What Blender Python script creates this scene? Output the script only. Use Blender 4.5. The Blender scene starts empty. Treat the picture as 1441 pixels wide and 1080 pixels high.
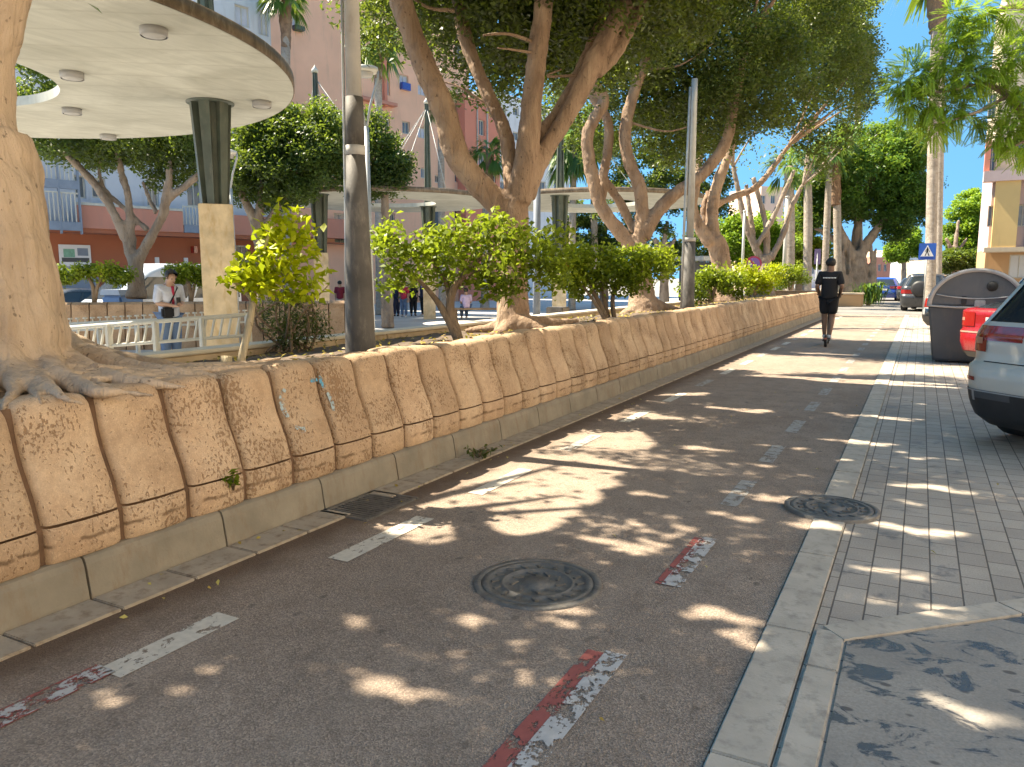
import bpy, bmesh, math, random
import numpy as np
from mathutils import Vector, Matrix
from math import sin, cos, pi, radians, atan, atan2, sqrt, hypot

random.seed(7)
RNG = np.random.default_rng(11)
S = bpy.context.scene
COL = S.collection

# ------------------------------------------------------------------ camera, sky, sun, exposure
EYE = Vector((0.0, 0.0, 1.48))
FPX = 1083.0                                   # focal length in pixels of the 1441 px wide photograph
PITCH = atan((540 - 391) / FPX)
YAW = atan((1297 - 720.5) / (FPX / cos(PITCH)))
cd = bpy.data.cameras.new('camera'); cam = bpy.data.objects.new('camera', cd); COL.objects.link(cam)
cd.sensor_width = 36.0; cd.lens = 36.0 * FPX / 1441.0; cd.clip_start = 0.05; cd.clip_end = 3000
cam.location = EYE; cam.rotation_euler = (pi / 2 - PITCH, 0, YAW)
S.camera = cam
SUN_EL, SUN_AZ = radians(54), radians(184)     # azimuth of the sun measured from +X towards +Y
TO_SUN = Vector((cos(SUN_EL) * cos(SUN_AZ), cos(SUN_EL) * sin(SUN_AZ), sin(SUN_EL)))
w = bpy.data.worlds.new('World'); S.world = w; w.use_nodes = True
nt = w.node_tree; bg = nt.nodes['Background']; sky = nt.nodes.new('ShaderNodeTexSky')
sky.sky_type = 'NISHITA'; sky.sun_disc = False; sky.sun_elevation = SUN_EL
sky.sun_rotation = pi / 2 - SUN_AZ; sky.air_density = 1.0; sky.dust_density = 0.0; sky.ozone_density = 4.0
tc = nt.nodes.new('ShaderNodeTexCoord'); va = nt.nodes.new('ShaderNodeVectorMath'); va.operation = 'ADD'; va.inputs[1].default_value = (0, 0, 0.45)   # a clear sky that stays deep blue down to the rooftops
vn = nt.nodes.new('ShaderNodeVectorMath'); vn.operation = 'NORMALIZE'
nt.links.new(tc.outputs['Generated'], va.inputs[0]); nt.links.new(va.outputs[0], vn.inputs[0]); nt.links.new(vn.outputs[0], sky.inputs[0])
hs = nt.nodes.new('ShaderNodeHueSaturation'); hs.inputs['Saturation'].default_value = 1.2; hs.inputs['Hue'].default_value = 0.49
nt.links.new(sky.outputs[0], hs.inputs['Color']); nt.links.new(hs.outputs[0], bg.inputs[0]); bg.inputs[1].default_value = 0.09
sl = bpy.data.lights.new('sun', 'SUN'); sl.energy = 3.7; sl.angle = radians(0.55); sl.color = (1.0, 0.965, 0.91)
so = bpy.data.objects.new('sun', sl); COL.objects.link(so)
so.rotation_euler = TO_SUN.to_track_quat('Z', 'Y').to_euler()
S.view_settings.view_transform = 'Standard'; S.view_settings.look = 'None'
S.view_settings.gamma = 1.0; S.view_settings.use_curve_mapping = False
S.view_settings.exposure = 2.15
S.view_settings.use_white_balance = True; S.view_settings.white_balance_temperature = 7900; S.view_settings.white_balance_tint = 7
S.cycles.max_bounces = 7; S.cycles.diffuse_bounces = 4; S.cycles.transparent_max_bounces = 8
S.cycles.use_denoising = True; S.cycles.sample_clamp_indirect = 6.0

FW = Vector((-sin(YAW) * cos(PITCH), cos(YAW) * cos(PITCH), -sin(PITCH)))
RT = Vector((cos(YAW), sin(YAW), 0)); UP = RT.cross(FW)
def ray(x, y): return FW + RT * ((x - 720.5) / FPX) + UP * ((540 - y) / FPX)
def spot(x, y, d): return EYE + ray(x, y) * d          # surveyed point: bearing in the photo and measured distance d
def gnd(x, y, z=0.0):
    r = ray(x, y); return EYE + r * ((z - EYE.z) / r.z)

# ------------------------------------------------------------------ materials
class N:
    def __init__(s, name):
        s.m = bpy.data.materials.new(name); s.m.use_nodes = True; s.t = s.m.node_tree
        s.b = s.t.nodes['Principled BSDF']; s.out = s.t.nodes['Material Output']
    def n(s, typ, **kw):
        x = s.t.nodes.new(typ)
        for k, v in kw.items():
            if k.startswith('i_'):
                key = k[2:]; key = int(key) if key.isdigit() else key
                x.inputs[key].default_value = v
            else: setattr(x, k, v)
        return x
    def l(s, a, b): s.t.links.new(a, b)
    def pos(s): return s.n('ShaderNodeNewGeometry').outputs['Position']
    def scaled(s, v, sc, rot=(0, 0, 0)):
        mp = s.n('ShaderNodeMapping'); mp.inputs['Scale'].default_value = sc; mp.inputs['Rotation'].default_value = rot
        s.l(v, mp.inputs[0]); return mp.outputs[0]
    def noise(s, v, scale, detail=5, rough=0.55, dist=0.0):
        x = s.n('ShaderNodeTexNoise'); x.inputs['Scale'].default_value = scale; x.inputs['Detail'].default_value = detail
        x.inputs['Roughness'].default_value = rough; x.inputs['Distortion'].default_value = dist
        if v is not None: s.l(v, x.inputs['Vector'])
        return x.outputs['Fac']
    def ramp(s, f, stops):
        r = s.n('ShaderNodeValToRGB'); e = r.color_ramp.elements
        while len(e) < len(stops): e.new(0.5)
        for el, (p, c) in zip(e, stops):
            el.position = p; el.color = (c, c, c, 1) if isinstance(c, (int, float)) else (*c, 1)
        s.l(f, r.inputs[0]); return r.outputs[0]
    def mix(s, f, a, b, mode='MIX'):
        x = s.n('ShaderNodeMix', data_type='RGBA', blend_type=mode)
        for i, v in ((0, f), (6, a), (7, b)):
            if hasattr(v, 'is_linked') or hasattr(v, 'links'): s.l(v, x.inputs[i])
            elif i == 0: x.inputs[0].default_value = v
            else: x.inputs[i].default_value = (*v, 1)
        return x.outputs[2]
    def math(s, op, a, b=None):
        x = s.n('ShaderNodeMath', operation=op)
        for i, v in ((0, a), (1, b)):
            if v is None: continue
            if hasattr(v, 'links'): s.l(v, x.inputs[i])
            else: x.inputs[i].default_value = v
        return x.outputs[0]
    def col(s, c):
        if hasattr(c, 'links'): s.l(c, s.b.inputs['Base Color'])
        else: s.b.inputs['Base Color'].default_value = (*c, 1)
    def rough(s, r):
        if hasattr(r, 'links'): s.l(r, s.b.inputs['Roughness'])
        else: s.b.inputs['Roughness'].default_value = r
    def bump(s, h, strength=0.4, dist=0.01):
        b = s.n('ShaderNodeBump'); b.inputs['Strength'].default_value = strength; b.inputs['Distance'].default_value = dist
        s.l(h, b.inputs['Height']); s.l(b.outputs[0], s.b.inputs['Normal'])

def dull(name, c, var=0.18, scale=3.0, rough=0.8, bump=0.0, bscale=40, metal=0.0, spec=None, dirt=None):
    k = N(name); p = k.pos(); f = k.noise(p, scale, 6)
    lo = tuple(x * (1 - var) for x in c); hi = tuple(min(1, x * (1 + var)) for x in c)
    cc = k.ramp(f, [(0.3, lo), (0.7, hi)])
    if dirt:
        g = k.noise(k.scaled(p, (1, 1, 0.35)), scale * 2.3, 8, 0.7)
        cc = k.mix(k.ramp(g, [(0.5, 0.0), (0.72, 0.8)]), cc, dirt)
    k.col(cc); k.rough(rough); k.b.inputs['Metallic'].default_value = metal
    if spec is not None: k.b.inputs['Specular IOR Level'].default_value = spec
    if bump: k.bump(k.noise(p, bscale, 6, 0.65), bump, 0.01)
    return k.m

def paint(name, c, rough=0.3, coat=0.6, metal=0.0):
    k = N(name); p = k.pos(); f = k.noise(p, 2.2, 4); g = k.noise(p, 25, 4)
    k.col(k.ramp(f, [(0.3, tuple(x * 0.93 for x in c)), (0.7, c)])); k.rough(k.ramp(g, [(0.3, rough * 0.8), (0.7, rough * 1.25)]))
    k.b.inputs['Coat Weight'].default_value = coat; k.b.inputs['Coat Roughness'].default_value = 0.08; k.b.inputs['Metallic'].default_value = metal
    return k.m

def glass_dark(name, c=(0.02, 0.025, 0.03), rough=0.06):
    k = N(name); p = k.pos(); k.col(k.ramp(k.noise(p, 3, 2), [(0.3, c), (0.7, tuple(x * 1.4 for x in c))])); k.rough(rough)
    k.b.inputs['Specular IOR Level'].default_value = 0.8
    return k.m

def leaf_mat(name, dark, mid, light, trans=0.35, rough=0.45):
    k = N(name); a = k.n('ShaderNodeAttribute', attribute_name='tint')
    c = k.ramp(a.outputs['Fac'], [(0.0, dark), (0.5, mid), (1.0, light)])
    k.col(c); k.rough(rough); k.b.inputs['Specular IOR Level'].default_value = 0.35
    tr = k.n('ShaderNodeBsdfTranslucent')
    tc = k.mix(0.6, c, (0.32, 0.42, 0.03)); k.l(tc, tr.inputs[0])
    mx = k.n('ShaderNodeMixShader'); mx.inputs[0].default_value = trans
    k.l(k.b.outputs[0], mx.inputs[1]); k.l(tr.outputs[0], mx.inputs[2]); k.l(mx.outputs[0], k.out.inputs[0])
    return k.m

def bark_mat(name, c1, c2, c3, vertical=0.25, crack=0.2):
    k = N(name); p = k.pos(); pv = k.scaled(p, (1, 1, vertical))
    f = k.noise(pv, 5.5, 7, 0.65, 0.6); g = k.noise(pv, 38, 6, 0.7); h = k.noise(p, 1.6, 3)
    c = k.ramp(f, [(0.28, c1), (0.52, c2), (0.75, c3)])
    c = k.mix(k.ramp(h, [(0.42, 0.0), (0.68, 0.45)]), c, tuple(x * 1.25 for x in c3))
    spots = k.noise(k.scaled(p, (1, 1, 0.7)), 24, 3, 0.6)
    crk = k.n('ShaderNodeTexVoronoi', feature='DISTANCE_TO_EDGE'); crk.inputs['Scale'].default_value = 9; k.l(k.scaled(p, (1, 1, 0.18)), crk.inputs['Vector'])
    c = k.mix(k.ramp(crk.outputs['Distance'], [(0.0, crack), (0.06, 0.0)]), c, tuple(x * 0.6 for x in c1))
    c = k.mix(k.ramp(spots, [(0.64, 0.0), (0.70, 0.75)]), c, tuple(x * 0.45 for x in c1))
    k.col(c); k.rough(0.88)
    k.bump(k.math('ADD', k.math('ADD', k.math('MULTIPLY', f, 1.6), k.math('MULTIPLY', g, 0.9)), k.math('MULTIPLY', k.math('MINIMUM', crk.outputs['Distance'], 0.08), 10.0 * crack)), 0.9, 0.035)
    return k.m

def asphalt():
    k = N('asphalt'); p = k.pos()
    big = k.noise(p, 0.55, 5, 0.6, 0.4); mid = k.noise(p, 4.5, 6, 0.65); fine = k.noise(p, 190, 3, 0.7)
    vor = k.n('ShaderNodeTexVoronoi'); vor.inputs['Scale'].default_value = 160; k.l(p, vor.inputs['Vector'])
    c = k.ramp(big, [(0.3, (0.255, 0.192, 0.148)), (0.5, (0.305, 0.232, 0.18)), (0.72, (0.35, 0.27, 0.212))])
    c = k.mix(k.ramp(mid, [(0.35, 0.6), (0.55, 0.0)]), c, (0.205, 0.152, 0.117))
    stone = k.ramp(vor.outputs['Color'], [(0.0, 0.55), (0.6, 1.0), (1.0, 1.55)])
    c = k.mix(1.0, c, stone, 'MULTIPLY')
    spot_ = k.noise(k.scaled(p, (1.6, 1.0, 1)), 7, 2, 0.5)
    c = k.mix(k.ramp(spot_, [(0.69, 0.0), (0.73, 0.55)]), c, (0.085, 0.066, 0.055))
    wear = k.noise(k.scaled(p, (2.6, 0.22, 1)), 1.4, 5, 0.6); c = k.mix(k.ramp(wear, [(0.5, 0.0), (0.72, 0.35)]), c, (0.31, 0.25, 0.20))
    sp2 = k.n('ShaderNodeTexVoronoi'); sp2.inputs['Scale'].default_value = 5.5; k.l(k.scaled(p, (1.5, 1, 1)), sp2.inputs['Vector'])
    c = k.mix(k.math('MULTIPLY', k.ramp(sp2.outputs['Distance'], [(0.10, 1.0), (0.16, 0.0)]), k.ramp(mid, [(0.45, 0.0), (0.6, 0.75)])), c, (0.10, 0.078, 0.066))
    # sandy dirt collects along the kerb on the wall side
    sx = k.n('ShaderNodeSeparateXYZ'); k.l(p, sx.inputs[0])
    e = k.math('ADD', sx.outputs[0], k.math('MULTIPLY', k.noise(p, 5, 5), 0.22))
    edge = k.n('ShaderNodeMapRange'); k.l(e, edge.inputs[0])
    for i, v in ((1, -2.90), (2, -2.64), (3, 0.85), (4, 0.0)): edge.inputs[i].default_value = v
    c = k.mix(edge.outputs[0], c, (0.10, 0.055, 0.030))
    k.col(c); k.rough(0.9)
    k.bump(k.math('ADD', k.math('MULTIPLY', fine, 0.5), vor.outputs['Distance']), 0.7, 0.006)
    return k.m

def wear_paint(name, c, keep, scale=14.0, c2=None):
    k = N(name); p = k.pos()
    f = k.noise(k.scaled(p, (1.4, 1, 1)), scale, 8, 0.72, 0.3); g = k.noise(p, 3.1, 3)
    f = k.math('ADD', k.math('MULTIPLY', f, 0.75), k.math('MULTIPLY', g, 0.25))
    k.col(k.ramp(k.noise(p, 30, 5), [(0.3, tuple(x * 0.8 for x in c)), (0.7, c)])); k.rough(0.75)
    tr = k.n('ShaderNodeBsdfTransparent'); mx = k.n('ShaderNodeMixShader')
    k.l(k.ramp(f, [(keep - 0.015, 1.0), (keep + 0.015, 0.0)]), mx.inputs[0])
    k.l(tr.outputs[0], mx.inputs[1]); k.l(k.b.outputs[0], mx.inputs[2]); k.l(mx.outputs[0], k.out.inputs[0])
    return k.m

def pavers():
    k = N('concrete_pavers'); p = k.pos()
    v = k.scaled(p, (1, 1, 1), (0, 0, pi / 2))
    br = k.n('ShaderNodeTexBrick'); k.l(v, br.inputs['Vector'])
    br.offset = 0.5; br.inputs['Scale'].default_value = 1.0; br.inputs['Brick Width'].default_value = 0.20; br.inputs['Row Height'].default_value = 0.133
    br.inputs['Mortar Size'].default_value = 0.0045; br.inputs['Mortar Smooth'].default_value = 0.35
    br.inputs['Color1'].default_value = (0.45, 0.38, 0.31, 1); br.inputs['Color2'].default_value = (0.37, 0.31, 0.255, 1); br.inputs['Mortar'].default_value = (0.12, 0.10, 0.085, 1)
    big = k.noise(p, 0.9, 5, 0.6); fine = k.noise(p, 120, 4, 0.7); st = k.noise(p, 3.2, 7, 0.68, 0.5)
    c = k.mix(1.0, br.outputs['Color'], k.ramp(big, [(0.3, 0.8), (0.7, 1.2)]), 'MULTIPLY')
    c = k.mix(1.0, c, k.ramp(fine, [(0.25, 0.72), (0.75, 1.25)]), 'MULTIPLY')
    c = k.mix(k.ramp(st, [(0.56, 0.0), (0.66, 0.6)]), c, (0.07, 0.065, 0.065))
    k.col(c); k.rough(k.ramp(st, [(0.5, 0.85), (0.66, 0.55)]))
    k.bump(k.math('SUBTRACT', k.math('MULTIPLY', fine, 0.25), br.outputs['Fac']), 0.6, 0.008)
    return k.m

def wet_slab():
    k = N('stained_concrete'); p = k.pos()
    fine = k.noise(p, 90, 6, 0.7); st = k.noise(k.scaled(p, (1, 1.5, 1)), 4.6, 8, 0.66, 0.7); big = k.noise(p, 1.3, 4)
    c = k.ramp(fine, [(0.25, (0.23, 0.20, 0.17)), (0.75, (0.44, 0.39, 0.33))])
    c = k.mix(k.ramp(big, [(0.4, 0.45), (0.6, 0.0)]), c, (0.17, 0.155, 0.14))
    wet = k.ramp(st, [(0.535, 0.0), (0.57, 0.85)])
    c = k.mix(wet, c, (0.055, 0.052, 0.052))
    sp = k.n('ShaderNodeTexVoronoi'); sp.inputs['Scale'].default_value = 6.5; k.l(k.scaled(p, (1, 1.6, 1)), sp.inputs['Vector'])
    c = k.mix(k.ramp(sp.outputs['Distance'], [(0.12, 0.8), (0.17, 0.0)]), c, (0.06, 0.055, 0.055))
    k.col(c); k.rough(k.ramp(st, [(0.53, 0.8), (0.58, 0.22)])); k.bump(fine, 0.3, 0.005)
    return k.m

def travertine(name='pitted_sandstone', base=((0.40, 0.265, 0.165), (0.51, 0.355, 0.23), (0.60, 0.445, 0.305))):
    k = N(name); p = k.pos()
    f = k.noise(p, 2.1, 6, 0.6, 0.5); g = k.noise(p, 22, 6, 0.7); pit = k.noise(k.scaled(p, (1, 1.15, 0.8)), 58, 3, 0.6); zone = k.noise(p, 3.4, 3, 0.5)
    c = k.ramp(f, [(0.3, base[0]), (0.5, base[1]), (0.72, base[2])])
    c = k.mix(1.0, c, k.ramp(g, [(0.25, 0.78), (0.75, 1.12)]), 'MULTIPLY')
    z = k.math('ADD', pit, k.math('MULTIPLY', zone, 0.55))
    pm = k.ramp(z, [(0.83, 0.0), (0.93, 1.0)]); fg = k.noise(p, 150, 4, 0.75); c = k.mix(1.0, c, k.ramp(fg, [(0.3, 0.8), (0.7, 1.14)]), 'MULTIPLY')
    c = k.mix(k.ramp(z, [(0.76, 0.0), (0.82, 0.35), (0.86, 0.0)]), c, tuple(min(1, x * 1.25) for x in base[2]))
    streak = k.noise(k.scaled(p, (1, 1, 0.12)), 7, 6, 0.65); c = k.mix(k.ramp(streak, [(0.56, 0.0), (0.75, 0.4)]), c, tuple(x * 0.72 for x in base[0]))
    sz = k.n('ShaderNodeSeparateXYZ'); k.l(p, sz.inputs[0]); dz = k.math('ABSOLUTE', k.math('SUBTRACT', k.math('ADD', sz.outputs[2], k.math('MULTIPLY', k.noise(p, 14, 4), 0.03)), 0.305))
    c = k.mix(k.math('MULTIPLY', k.ramp(dz, [(0.004, 0.8), (0.014, 0.0)]), k.ramp(k.noise(p, 9, 5), [(0.42, 0.0), (0.55, 1.0)])), c, (0.13, 0.075, 0.04))
    oi = k.n('ShaderNodeObjectInfo'); c = k.mix(1.0, c, k.ramp(oi.outputs['Random'], [(0.0, (0.80, 0.76, 0.72)), (0.5, (1.0, 0.98, 0.95)), (1.0, (1.08, 1.05, 1.03))]), 'MULTIPLY')
    rough_zone = k.ramp(k.math('ADD', zone, k.math('MULTIPLY', g, 0.3)), [(0.66, 0.0), (0.82, 0.3)])
    c = k.mix(rough_zone, c, tuple(x * 0.62 for x in base[1]))
    c = k.mix(k.math('MULTIPLY', pm, 0.7), c, (0.23, 0.125, 0.06))
    k.col(c); k.rough(0.9)
    k.bump(k.math('SUBTRACT', k.math('MULTIPLY', g, 0.5), pm), 0.6, 0.012)
    return k.m

def plastered(name, c, stain=(0.25, 0.2, 0.17)):
    k = N(name); p = k.pos(); f = k.noise(p, 0.5, 5); g = k.noise(k.scaled(p, (1, 1, 0.15)), 1.5, 7, 0.7)
    cc = k.ramp(f, [(0.3, tuple(x * 0.9 for x in c)), (0.7, tuple(min(1, x * 1.06) for x in c))])
    cc = k.mix(k.ramp(g, [(0.55, 0.0), (0.8, 0.35)]), cc, stain); k.col(cc); k.rough(0.9); k.bump(k.noise(p, 30, 5), 0.15, 0.01)
    return k.m

def canopy_concrete():
    k = N('board_marked_concrete'); p = k.pos()
    f = k.noise(p, 0.7, 6, 0.6, 0.8); g = k.noise(k.scaled(p, (5, 0.5, 1), (0, 0, 0.7)), 1.8, 7, 0.7); h = k.noise(p, 14, 6, 0.7)
    c = k.ramp(f, [(0.3, (0.42, 0.405, 0.335)), (0.7, (0.60, 0.585, 0.50))])
    c = k.mix(1.0, c, k.ramp(g, [(0.3, 0.86), (0.7, 1.05)]), 'MULTIPLY')
    wv = k.n('ShaderNodeTexWave', wave_type='BANDS', bands_direction='X'); wv.inputs['Scale'].default_value = 0.42; wv.inputs['Distortion'].default_value = 0.35
    k.l(k.scaled(p, (1, 1, 1), (0, 0, 0.95)), wv.inputs['Vector'])
    c = k.mix(k.ramp(wv.outputs['Fac'], [(0.975, 0.0), (1.0, 0.22)]), c, (0.25, 0.22, 0.17))
    c = k.mix(k.ramp(h, [(0.62, 0.0), (0.72, 0.35)]), c, (0.3, 0.26, 0.19))
    k.col(c); k.rough(0.9); k.bump(k.math('ADD', g, h), 0.25, 0.01)
    return k.m

M = {}
M['asphalt'] = asphalt(); M['pavers'] = pavers(); M['slab'] = wet_slab(); M['wall'] = travertine()
M['wallfar'] = travertine('brown_sandstone', ((0.30, 0.19, 0.11), (0.40, 0.27, 0.17), (0.47, 0.33, 0.22)))
M['kerb'] = dull('kerb_concrete', (0.235, 0.20, 0.15), 0.2, 4, 0.85, 0.3, 70, dirt=(0.2, 0.135, 0.085))
M['gutter'] = dull('gutter_tile', (0.37, 0.30, 0.225), 0.15, 6, 0.85, 0.25, 60, dirt=(0.16, 0.10, 0.06))
M['strip'] = dull('pale_kerbstone', (0.46, 0.395, 0.32), 0.15, 5, 0.85, 0.25, 80, dirt=(0.22, 0.19, 0.16))
M['soil'] = dull('dry_soil', (0.115, 0.08, 0.055), 0.4, 9, 0.95, 0.8, 45)
M['plaza'] = dull('plaza_concrete', (0.47, 0.45, 0.43), 0.12, 0.6, 0.8, 0.1, 30)
M['earth'] = dull('city_ground', (0.26, 0.235, 0.205), 0.15, 0.2, 0.9)
M['road'] = dull('street_asphalt', (0.20, 0.185, 0.17), 0.15, 0.5, 0.9, 0.2, 60)
M['ficus_bark'] = bark_mat('ficus_bark', (0.16, 0.095, 0.06), (0.31, 0.20, 0.13), (0.43, 0.30, 0.205))
M['trunk_bark'] = bark_mat('smooth_tan_bark', (0.37, 0.26, 0.175), (0.55, 0.405, 0.285), (0.67, 0.51, 0.375), 0.2, 0.17)
M['ficus_bark2'] = bark_mat('grey_bark', (0.16, 0.115, 0.085), (0.27, 0.205, 0.155), (0.36, 0.29, 0.23))
M['palm_bark'] = bark_mat('palm_bark', (0.24, 0.19, 0.15), (0.36, 0.30, 0.245), (0.45, 0.39, 0.33), 1.4)
M['palm_fibre'] = bark_mat('palm_fibre', (0.13, 0.07, 0.04), (0.24, 0.14, 0.085), (0.36, 0.23, 0.14), 0.6)
M['twig_bark'] = bark_mat('citrus_bark', (0.13, 0.085, 0.05), (0.22, 0.15, 0.095), (0.31, 0.23, 0.16))
M['pale_bark'] = bark_mat('young_bark', (0.36, 0.27, 0.16), (0.52, 0.42, 0.27), (0.62, 0.52, 0.36))
M['ficus_leaf'] = leaf_mat('ficus_leaf', (0.038, 0.054, 0.018), (0.080, 0.108, 0.030), (0.15, 0.185, 0.05), 0.4, 0.4)
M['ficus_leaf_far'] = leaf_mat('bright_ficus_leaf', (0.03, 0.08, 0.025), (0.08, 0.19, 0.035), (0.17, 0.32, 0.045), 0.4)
M['plaza_leaf'] = leaf_mat('plaza_leaf', (0.03, 0.055, 0.018), (0.065, 0.11, 0.03), (0.15, 0.215, 0.045), 0.38)
M['citrus_leaf'] = leaf_mat('citrus_leaf', (0.075, 0.115, 0.012), (0.20, 0.27, 0.022), (0.38, 0.44, 0.035), 0.45)
M['lime_leaf'] = leaf_mat('yellow_green_leaf', (0.26, 0.31, 0.012), (0.48, 0.52, 0.016), (0.62, 0.62, 0.03), 0.5)
M['dark_leaf'] = leaf_mat('shrub_leaf', (0.03, 0.045, 0.016), (0.075, 0.10, 0.03), (0.16, 0.15, 0.05), 0.3)
M['feather_leaf'] = leaf_mat('feathery_leaf', (0.10, 0.20, 0.022), (0.22, 0.38, 0.045), (0.38, 0.56, 0.08), 0.5)
M['palm_leaf'] = leaf_mat('palm_leaf', (0.04, 0.10, 0.03), (0.10, 0.21, 0.05), (0.25, 0.36, 0.06), 0.35)
M['dry_leaf'] = leaf_mat('dry_leaf', (0.30, 0.19, 0.04), (0.50, 0.36, 0.08), (0.62, 0.50, 0.15), 0.2)
M['green_metal'] = dull('green_painted_steel', (0.075, 0.092, 0.07), 0.25, 3, 0.5, 0.1, 30, dirt=(0.16, 0.15, 0.11))
M['galv'] = dull('galvanised_steel', (0.42, 0.43, 0.42), 0.12, 3, 0.5, 0.05, 40, metal=0.3, dirt=(0.25, 0.24, 0.22))
M['pole_dark'] = dull('weathered_grey_paint', (0.078, 0.07, 0.062), 0.3, 4, 0.7, 0.2, 40, dirt=(0.23, 0.2, 0.17))
M['pole_light'] = dull('pale_grey_paint', (0.44, 0.42, 0.39), 0.12, 4, 0.65, 0.1, 40, dirt=(0.3, 0.26, 0.22))
M['white_metal'] = dull('white_painted_steel', (0.58, 0.55, 0.47), 0.08, 4, 0.55, dirt=(0.5, 0.46, 0.4))
M['canopy'] = canopy_concrete()
M['rim'] = dull('shaded_rim_concrete', (0.17, 0.125, 0.085), 0.4, 5, 0.9, 0.3, 30, dirt=(0.33, 0.27, 0.2))  # rim concrete coloured darker to stand in for shade on the edge
M['marble'] = dull('polished_tan_stone', (0.60, 0.475, 0.31), 0.28, 3.2, 0.5, 0.05, 20, dirt=(0.46, 0.29, 0.11))
M['iron'] = dull('cast_iron', (0.15, 0.138, 0.125), 0.35, 12, 0.55, 0.5, 90, metal=0.35, dirt=(0.26, 0.22, 0.18))
M['black_plastic'] = dull('black_plastic', (0.022, 0.022, 0.024), 0.2, 6, 0.55)
M['bin_plastic'] = dull('dark_grey_plastic', (0.108, 0.112, 0.116), 0.14, 2, 0.5, 0.06, 60, dirt=(0.15, 0.14, 0.135))
M['bin_dark'] = dull('darker_grey_plastic', (0.068, 0.073, 0.079), 0.14, 2, 0.5, 0.06, 60, dirt=(0.1, 0.095, 0.09))
M['bin_trim'] = dull('light_grey_strip', (0.36, 0.35, 0.34), 0.15, 4, 0.6)
M['rubber'] = dull('tyre_rubber', (0.02, 0.02, 0.021), 0.2, 20, 0.85)
M['chrome'] = dull('chrome', (0.6, 0.6, 0.6), 0.05, 3, 0.2, metal=1.0)
M['car_white'] = paint('pearl_white_paint', (0.64, 0.60, 0.52), 0.34, 0.35); M['car_red'] = paint('red_paint', (0.27, 0.007, 0.012)); M['car_blue'] = paint('blue_paint', (0.02, 0.07, 0.36))
M['car_dark'] = paint('dark_paint', (0.03, 0.032, 0.036)); M['van_white'] = paint('white_van_paint', (0.62, 0.66, 0.72)); M['car_grey'] = paint('silver_grey_paint', (0.42, 0.43, 0.44), metal=0.3)
M['glass'] = glass_dark('dark_glass'); M['pane'] = glass_dark('window_glass', (0.10, 0.13, 0.16), 0.1)
M['tail'] = paint('red_lens', (0.30, 0.012, 0.012), 0.12, 1.0); M['tail_pale'] = paint('pale_lens', (0.46, 0.22, 0.17), 0.15, 1.0)
M['plate'] = paint('number_plate', (0.72, 0.73, 0.74), 0.4, 0.2); M['blue'] = paint('sign_blue', (0.012, 0.10, 0.46), 0.4, 0.2); M['signwhite'] = paint('sign_white', (0.78, 0.78, 0.78), 0.4, 0.2)
M['black'] = dull('black_ink', (0.015, 0.015, 0.015), 0.1, 5, 0.7)
M['skin'] = dull('skin', (0.42, 0.25, 0.17), 0.08, 8, 0.6); M['skin_dark'] = dull('tanned_skin', (0.23, 0.125, 0.08), 0.08, 8, 0.6)
M['hair'] = dull('black_hair', (0.012, 0.01, 0.009), 0.3, 40, 0.6)
def cloth(name, c, var=0.15): return dull(name, c, var, 9, 0.9, 0.25, 120)
M['blackcloth'] = cloth('black_cotton', (0.013, 0.013, 0.016)); M['whitecloth'] = cloth('pale_shirt_cotton', (0.50, 0.52, 0.58)); M['jeans'] = cloth('blue_denim', (0.11, 0.17, 0.28))
M['maroon'] = cloth('maroon_cotton', (0.17, 0.012, 0.03)); M['redcloth'] = cloth('red_cotton', (0.46, 0.03, 0.07)); M['navy'] = cloth('navy_cotton', (0.02, 0.025, 0.06)); M['lavender'] = cloth('lavender_cotton', (0.60, 0.47, 0.66)); M['beige'] = cloth('beige_cotton', (0.5, 0.38, 0.32))
M['shoe_white'] = dull('white_trainer', (0.7, 0.68, 0.66), 0.1, 10, 0.7)

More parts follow.
